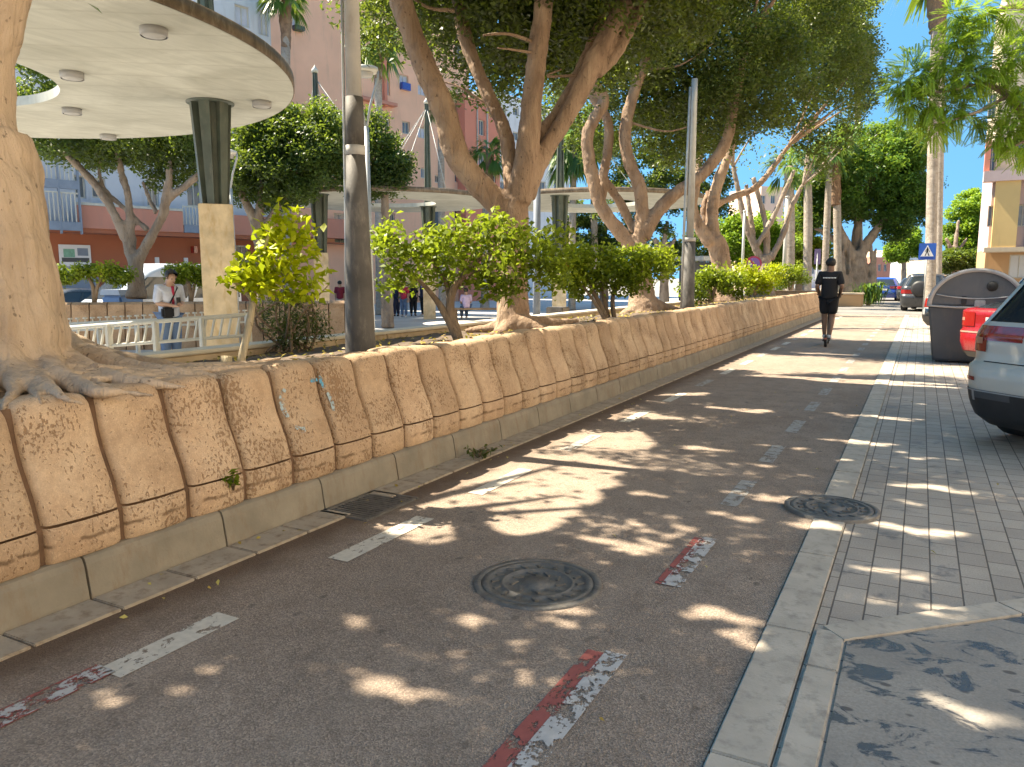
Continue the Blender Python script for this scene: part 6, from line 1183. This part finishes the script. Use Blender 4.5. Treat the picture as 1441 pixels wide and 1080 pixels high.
# ------------------------------------------------------------------ people
def skin_obj(name, verts, edges, radii, m, parent, sub=2, root=0):
    me = bpy.data.meshes.new(name); me.from_pydata([tuple(v) for v in verts], edges, []); bm = bmesh.new(); bm.from_mesh(me); ly = bm.verts.layers.skin.verify(); bm.verts.ensure_lookup_table()
    for i, r in enumerate(radii): bm.verts[i][ly].radius = (r, r) if isinstance(r, (int, float)) else r; bm.verts[i][ly].use_root = i == root
    bm.to_mesh(me); bm.free(); o = bpy.data.objects.new(name, me); COL.objects.link(o); o.parent = parent; me.materials.append(M[m] if isinstance(m, str) else m)
    s_ = o.modifiers.new('skin', 'SKIN'); s_.use_smooth_shade = True; u = o.modifiers.new('sub', 'SUBSURF'); u.levels = sub; u.render_levels = sub; return o
def human(label, loc, rz, J, skinm='skin', shirt='whitecloth', legs='jeans', long_legs=True, hairm='hair', shoe='shoe_white', scale=1.0, sleeve=.65, group=None, facing_down=0.0, sub=2):
    t = thing('person', label, 'person', loc, rz, group); t.scale = (scale,) * 3
    V = []; E = []; R = []
    def add(p, r, par=None):
        V.append(Vector(p)); R.append(tuple(q * 1.22 for q in r) if isinstance(r, tuple) else (r * 1.22 if r > .015 else r))
        if par is not None: E.append((par, len(V) - 1))
        return len(V) - 1
    pel = add(J['pelvis'], .105); sp = add(J['spine'], .098, pel); ch = add(J['chest'], .115, sp); up_ = add(Vector(J['neck']) - Vector((0, 0, .05)), (.075, .065), ch); nk = add(J['neck'], .052, up_); hb = add(J['headbase'], .070, nk); hd = add(J['head'], (.085, .095), hb); tp = add(J['top'], .055, hd)
    fwd = (Vector(J['face'])).normalized(); add(Vector(J['head']) + fwd * .095 + Vector((0, 0, -.02)), .014, hd)
    for s_, k in ((-1, 'L'), (1, 'R')):
        sh = add(J['sh' + k], .058, up_); mid = Vector(J['sh' + k]).lerp(Vector(J['el' + k]), .5); um = add(mid, .048, sh); el = add(J['el' + k], .040, um); fm = add(Vector(J['el' + k]).lerp(Vector(J['wr' + k]), .4), .038, el); wr = add(J['wr' + k], .026, fm)
        d = (Vector(J['wr' + k]) - Vector(J['el' + k])).normalized(); side = d.cross(Vector((0, 0, 1)) if abs(d.z) < .9 else Vector((0, 1, 0))).normalized(); pm = add(Vector(J['wr' + k]) + d * .075, (.036, .02), wr); curl = Vector(J.get('curl', (0, 0, -1)))
        for q, (o_, ln) in enumerate(((-.028, .062), (-.010, .075), (.010, .070), (.028, .055))):
            a_ = add(V[pm] + d * .025 + side * o_, .0095, pm); b_ = add(V[a_] + (d * .75 + curl * .35).normalized() * ln * .5, .0085, a_); add(V[b_] + (d * .4 + curl * .8).normalized() * ln * .5, .0075, b_)
        th = add(Vector(J['wr' + k]) + d * .035 + side * (-.032 * s_), .012, wr); add(V[th] + (d * .7 + side * (-.6 * s_)).normalized() * .045, .009, th)
        hp = add(J['hip' + k], .088, pel); tm = add(Vector(J['hip' + k]).lerp(Vector(J['kn' + k]), .5), .075, hp); kn = add(J['kn' + k], .054, tm); cf = add(Vector(J['kn' + k]).lerp(Vector(J['an' + k]), .35), .055, kn); an = add(J['an' + k], .036, cf); add(J['to' + k], (.04, .026), an)
    skin_obj('body', V, E, R, skinm, t, sub)
    # eyes, ears and mouth
    H = Vector(J['head']); sd = fwd.cross(Vector((0, 0, 1))).normalized()
    for s_ in (-1, 1):
        MB().ball(H + fwd * .088 + sd * s_ * .032 + Vector((0, 0, .005)), .011, sub=1).build('eye', 'black', t); MB().ball(H + sd * s_ * .088 + Vector((0, 0, -.01)), .024, (.5, .8, 1.1), 1).build('ear', skinm, t)
    MB().ball(H + fwd * .085 + Vector((0, 0, -.055)), .018, (1.2, .5, .3), 1).build('mouth', 'maroon', t)
    hr = MB().ball((0, 0, 0), .108, (1.0, 1.08, 1.0), 3); hr.v = [(v[0] + H.x - fwd.x * .016, v[1] + H.y - fwd.y * .016, v[2] + H.z + .028) for v in hr.v if True]
    keep = [i for i, v in enumerate(hr.v) if not ((Vector(v) - H).dot(fwd) > .045 and v[2] < H.z + .055) and v[2] > H.z - .055]; ks = set(keep); hr2 = MB(); mp = {j: i for i, j in enumerate(keep)}; hr2.v = [hr.v[j] for j in keep]; hr2.f = [tuple(mp[a] for a in f) for f in hr.f if all(a in ks for a in f)]; hr2.sm = [True] * len(hr2.f); hr2.build('hair', hairm, t)
    # shirt: torso and sleeves
    V, E, R = [], [], []
    b0_ = add(Vector(J['pelvis']) + Vector((0, 0, -.10)), .152); b0_ = add(Vector(J['pelvis']) + Vector((0, 0, -.02)), .156, b0_); b1_ = add(J['spine'], .152, b0_); b2_ = add(J['chest'], .160, b1_); b3_ = add(Vector(J['neck']) - Vector((0, 0, .045)), .086, b2_)
    for k in 'LR': a_ = add(J['sh' + k], .085, b3_); c_ = add(Vector(J['sh' + k]).lerp(Vector(J['el' + k]), .5), .072, a_); add(Vector(J['sh' + k]).lerp(Vector(J['el' + k]), sleeve + .3), .068, c_)
    skin_obj('shirt', V, E, R, shirt, t, sub)
    V, E, R = [], [], []
    b0_ = add(Vector(J['pelvis']) + Vector((0, 0, .04)), .138)
    for k in 'LR':
        a_ = add(J['hip' + k], .115, b0_); c_ = add(Vector(J['hip' + k]).lerp(Vector(J['kn' + k]), .5), .102, a_); e_ = add(Vector(J['hip' + k]).lerp(Vector(J['kn' + k]), .92), .088, c_)
        if long_legs: f_ = add(Vector(J['kn' + k]).lerp(Vector(J['an' + k]), .5), .072, e_); add(Vector(J['kn' + k]).lerp(Vector(J['an' + k]), .97), .060, f_)
    skin_obj('trousers' if long_legs else 'shorts', V, E, R, legs, t, sub)
    for k in 'LR': a_ = Vector(J['an' + k]); b_ = Vector(J['to' + k]); skin_obj('shoe', [a_ + (a_ - b_) * .25 + Vector((0, 0, -.03)), a_ + Vector((0, 0, -.03)), a_.lerp(b_, .6) + Vector((0, 0, -.02)), b_ + (b_ - a_) * .15], [(0, 1), (1, 2), (2, 3)], [.045, .052, .048, .036], shoe, t, 2)
    return t
def stand(**kw):
    J = dict(pelvis=(0, 0, .95), spine=(0, -.01, 1.12), chest=(0, 0, 1.30), neck=(0, -.005, 1.48), headbase=(0, .012, 1.555), head=(0, .02, 1.645), top=(0, .01, 1.715), face=(0, 1, 0), shL=(-.175, 0, 1.41), shR=(.175, 0, 1.41), elL=(-.23, -.02, 1.12), elR=(.23, -.02, 1.12), wrL=(-.22, .06, .88), wrR=(.22, .06, .88),
             hipL=(-.085, 0, .89), hipR=(.085, 0, .89), knL=(-.10, .01, .48), knR=(.10, .01, .48), anL=(-.10, -.02, .085), anR=(.10, -.02, .085), toL=(-.11, .13, .035), toR=(.12, .13, .035)); J.update(kw); return J
# rider on the electric scooter
R0 = spot(1163, 484, 16.9); R0.z = 0.004; hd_ = radians(3)
sc = thing('electric_scooter', 'black electric scooter under the rider in black', 'scooter', R0, hd_)
MB().box((-.075, -.34, .115), (.075, .30, .155), .012).build('deck', 'black_plastic', sc)
for y in (-.44, .46):
    wv = MB().lathe((0, y, .11), [(.055, -.028), (.10, -.028), (.11, -.012), (.11, .012), (.10, .028), (.055, .028)], 24, True, 'X').build('wheel', 'rubber', sc); MB().lathe((0, y, .11), [(.001, -.03), (.055, -.03), (.055, .03), (.001, .03)], 16, True, 'X').build('rim', 'galv', wv)
MB().tube([(0, -.33, .14), (0, -.40, .24), (0, -.52, .22), (0, -.56, .15)], .03, 8).build('mudguard', 'black_plastic', sc); MB().box((-.03, -.585, .17), (.03, -.565, .21), .005).build('rear_light', 'tail', sc)
MB().tube([(0, .30, .14), (0, .40, .2), (0, .44, .32), (0, .38, .75), (0, .33, 1.10)], .024, 10).build('stem', 'black_plastic', sc); MB().tube([(-.26, .31, 1.11), (-.1, .335, 1.12), (.1, .335, 1.12), (.26, .31, 1.11)], .016, 8).build('handlebar', 'black_plastic', sc)
for s_ in (-1, 1): MB().tube([(s_ * .16, .325, 1.115), (s_ * .26, .31, 1.11)], .021, 8).build('grip', 'rubber', sc)
JR = stand(elL=(-.255, -.10, 1.145), elR=(.255, -.10, 1.145), wrL=(-.215, .17, .99), wrR=(.215, .17, .99), hipL=(-.085, 0, .89), hipR=(.085, 0, .89), knL=(-.075, .06, .49), knR=(.085, .02, .48), anL=(-.055, .04, .08), anR=(.055, -.16, .085), toL=(-.05, .19, .03), toR=(.065, -.01, .035), face=(0, 1, -.08), curl=(0, .3, -1))
pr = human('rider seen from behind in black t-shirt and black shorts on a scooter', (R0.x, R0.y, .158), hd_, JR, 'skin_dark', 'blackcloth', 'blackcloth', False, sleeve=.62, scale=.985)
k = MB()
for i in range(9): k.box((-.135 + i * .03, -.160 - .012 * (1 - abs(i - 4) / 4.), 1.325 + (i % 2) * .002), (-.112 + i * .03, -.120, 1.35), .002)
k.build('shirt_lettering', 'signwhite', pr)
# man with a shoulder bag looking down at what he holds
mp_ = spot(237, 420, 14.2); face_cam = atan2(-(EYE.x - mp_.x), (EYE.y - mp_.y)); JM = stand(chest=(0, .02, 1.29), neck=(0, .06, 1.46), headbase=(0, .10, 1.53), head=(0, .15, 1.60), top=(0, .15, 1.675), face=(0, 1, -.75), shL=(-.18, .03, 1.39), shR=(.18, .03, 1.39), elL=(-.24, .02, 1.12), elR=(.24, .04, 1.12), wrL=(-.09, .24, 1.10), wrR=(.05, .25, 1.08), curl=(0, 0, 1))
pm = human('man in pale open shirt and jeans with a black shoulder bag, head bent', (mp_.x, mp_.y, -.35 + .22), face_cam + radians(28), JM, 'skin', 'whitecloth', 'jeans', True, sleeve=.75, scale=1.02)
MB().box((.02, .14, .86), (.24, .24, 1.06), .03).build('shoulder_bag', 'blackcloth', pm); MB().tube([(.12, .19, 1.05), (.02, .19, 1.22), (-.10, .14, 1.40), (-.12, .02, 1.47), (-.05, -.12, 1.35)], .014, 6).build('bag_strap', 'blackcloth', pm); MB().box((-.06, .30, 1.10), (.02, .315, 1.23), .004).build('phone', 'black_plastic', pm)
MB().tube([(-.015, .135, 1.42), (0, .16, 1.3), (.005, .15, 1.1)], .03, 6).build('undershirt', 'redcloth', pm)
t = thing('step', 'pale concrete step under the man by the railing', 'step', (mp_.x, mp_.y, -.35)); MB().box((-1.2, -1.0, 0), (1.2, 1.0, .21), .01, Matrix.Rotation(YAW, 4, 'Z')).build('slab', 'plaza', t)
for i, (x, d, lab, sm_, lg, rz_, sc_) in enumerate(((478, 36, 'girl in maroon top and pale trousers beside the stone pillar', 'maroon', 'beige', .6, .95), (545, 37.5, 'student in patterned beige top nearest the lamp post', 'beige', 'jeans', 2.4, .93), (557, 36.5, 'student in dark navy clothes second from the lamp post', 'navy', 'navy', 1.2, .97), (568, 36, 'student in bright red top with grey legs', 'redcloth', 'jeans', 3.4, .94), (581, 37, 'student all in black behind the orange tree', 'blackcloth', 'blackcloth', 4.0, .95), (596, 36.5, 'tall student in navy jacket and white stripe by the orange tree stem', 'navy', 'blackcloth', 2.8, 1.0), (606, 37.5, 'student in black top turned to the group', 'blackcloth', 'navy', 1.5, .96))):
    b = spot(x, 400, d); human(lab, (b.x, b.y, -.346), rz_, stand(), 'skin', sm_, lg, True, scale=sc_, group='students standing on the plaza', sub=1, shoe='shoe_white' if i % 2 else 'black')
b = spot(668, 432, 34.0); t = thing('bench', 'long brown stone bench on the plaza beyond the orange tree', 'bench', (b.x, b.y, -.35), YAW)
MB().box((-1.1, -.3, .42), (1.5, .3, .5), .02).build('seat', 'wallfar', t)
for x in (-.9, 1.3): MB().box((x - .12, -.24, 0), (x + .12, .24, .42), .02).build('leg', 'wallfar', t)
b2_ = spot(656, 420, 34.0); JS = stand(pelvis=(0, 0, .56), spine=(0, -.02, .73), chest=(0, 0, .91), neck=(0, .01, 1.09), headbase=(0, .03, 1.165), head=(0, .04, 1.255), top=(0, .03, 1.325), shL=(-.175, 0, 1.02), shR=(.175, 0, 1.02), elL=(-.23, .05, .75), elR=(.23, .05, .75), wrL=(-.12, .28, .66), wrR=(.12, .28, .66), hipL=(-.09, .05, .55), hipR=(.09, .05, .55), knL=(-.11, .42, .50), knR=(.11, .42, .50), anL=(-.11, .40, .09), anR=(.11, .40, .09), toL=(-.11, .54, .035), toR=(.11, .54, .035))
human('person in lavender top sitting on the brown bench with back turned', (b2_.x, b2_.y, -.346), YAW + .3, JS, 'skin', 'lavender', 'jeans', True, sub=1)
b = spot(689, 452, 28); b.z = -.35; t = thing('backpack', 'small black backpack lying on the sunlit plaza', 'backpack', b); MB().ball((b.x, b.y, -.2), .2, (1.1, .7, .8), 3).build('bag_body', 'blackcloth', t, b); MB().tube([(b.x - .1, b.y, -.06), (b.x, b.y, .02), (b.x + .1, b.y, -.06)], .018, 6).build('handle', 'black_plastic', t, b); MB().ball((b.x + .03, b.y - .13, -.24), .11, (1.2, .6, .8), 2).build('pocket', 'navy', t, b)

b = spot(1222, 425, 41.0); b.z = 0.0
t = thing('shrub', 'green strappy shrub at the foot of the far bright ficus', 'shrub', b); mb = MB(); V = []
for i in range(150):
    a = random.uniform(0, 2 * pi); q = b + Vector((random.gauss(0, .35), random.gauss(0, .3), 0)); L1 = random.uniform(.7, 1.7); o_ = Vector((cos(a), sin(a), 0)); s_ = Vector((-sin(a), cos(a), 0)) * .05
    mid = q + o_ * L1 * .25 + Vector((0, 0, L1 * .75)); tip = q + o_ * L1 * .7 + Vector((0, 0, L1 * .55)); V.append([tuple(q - s_), tuple(mid - s_ * .8), tuple(tip), tuple(mid + s_ * .8)])
raw_mesh('foliage', np.array(V), 4, 'palm_leaf', t, b, RNG.random(len(V)) * .7)
MB().tube([b + Vector((0, 0, -.05)), b + Vector((0, 0, .12)), b + Vector((.02, 0, .3))], [.12, .1, .04], 8).build('stem', 'twig_bark', t, b)
b = spot(1192, 420, 40.0); b.z = 0
t = thing('planter_box', 'low terracotta planter block before the far ficus', 'planter', b)
MB().box((b.x - .75, b.y - .5, 0), (b.x + .75, b.y + .5, .62), .03).build('box_body', 'tanwall', t, b); MB().box((b.x - .8, b.y - .55, .622), (b.x + .8, b.y + .55, .70), .02).build('coping', 'beigewall', t, b)

# unseen pale terrace on the pavement side, added to bounce warm sunlight into shade
A, B, d, n, uv = plane_uv(Vector((12.5, -30, 0)), Vector((12.5, 46, 0))); og = (12.5, -30, 0)
t = thing('apartment_building', 'unseen cream terrace added on the pavement side to bounce sunlight', 'building', og)
facade(t, og, A, d, n, 76.0, 0, 15.0, [(3 + i * 5.0, 4.4 + i * 5.0, z, z + 1.6) for i in range(15) for z in (1.2, 4.6, 8.0, 11.4)], 'creamwall', 9)
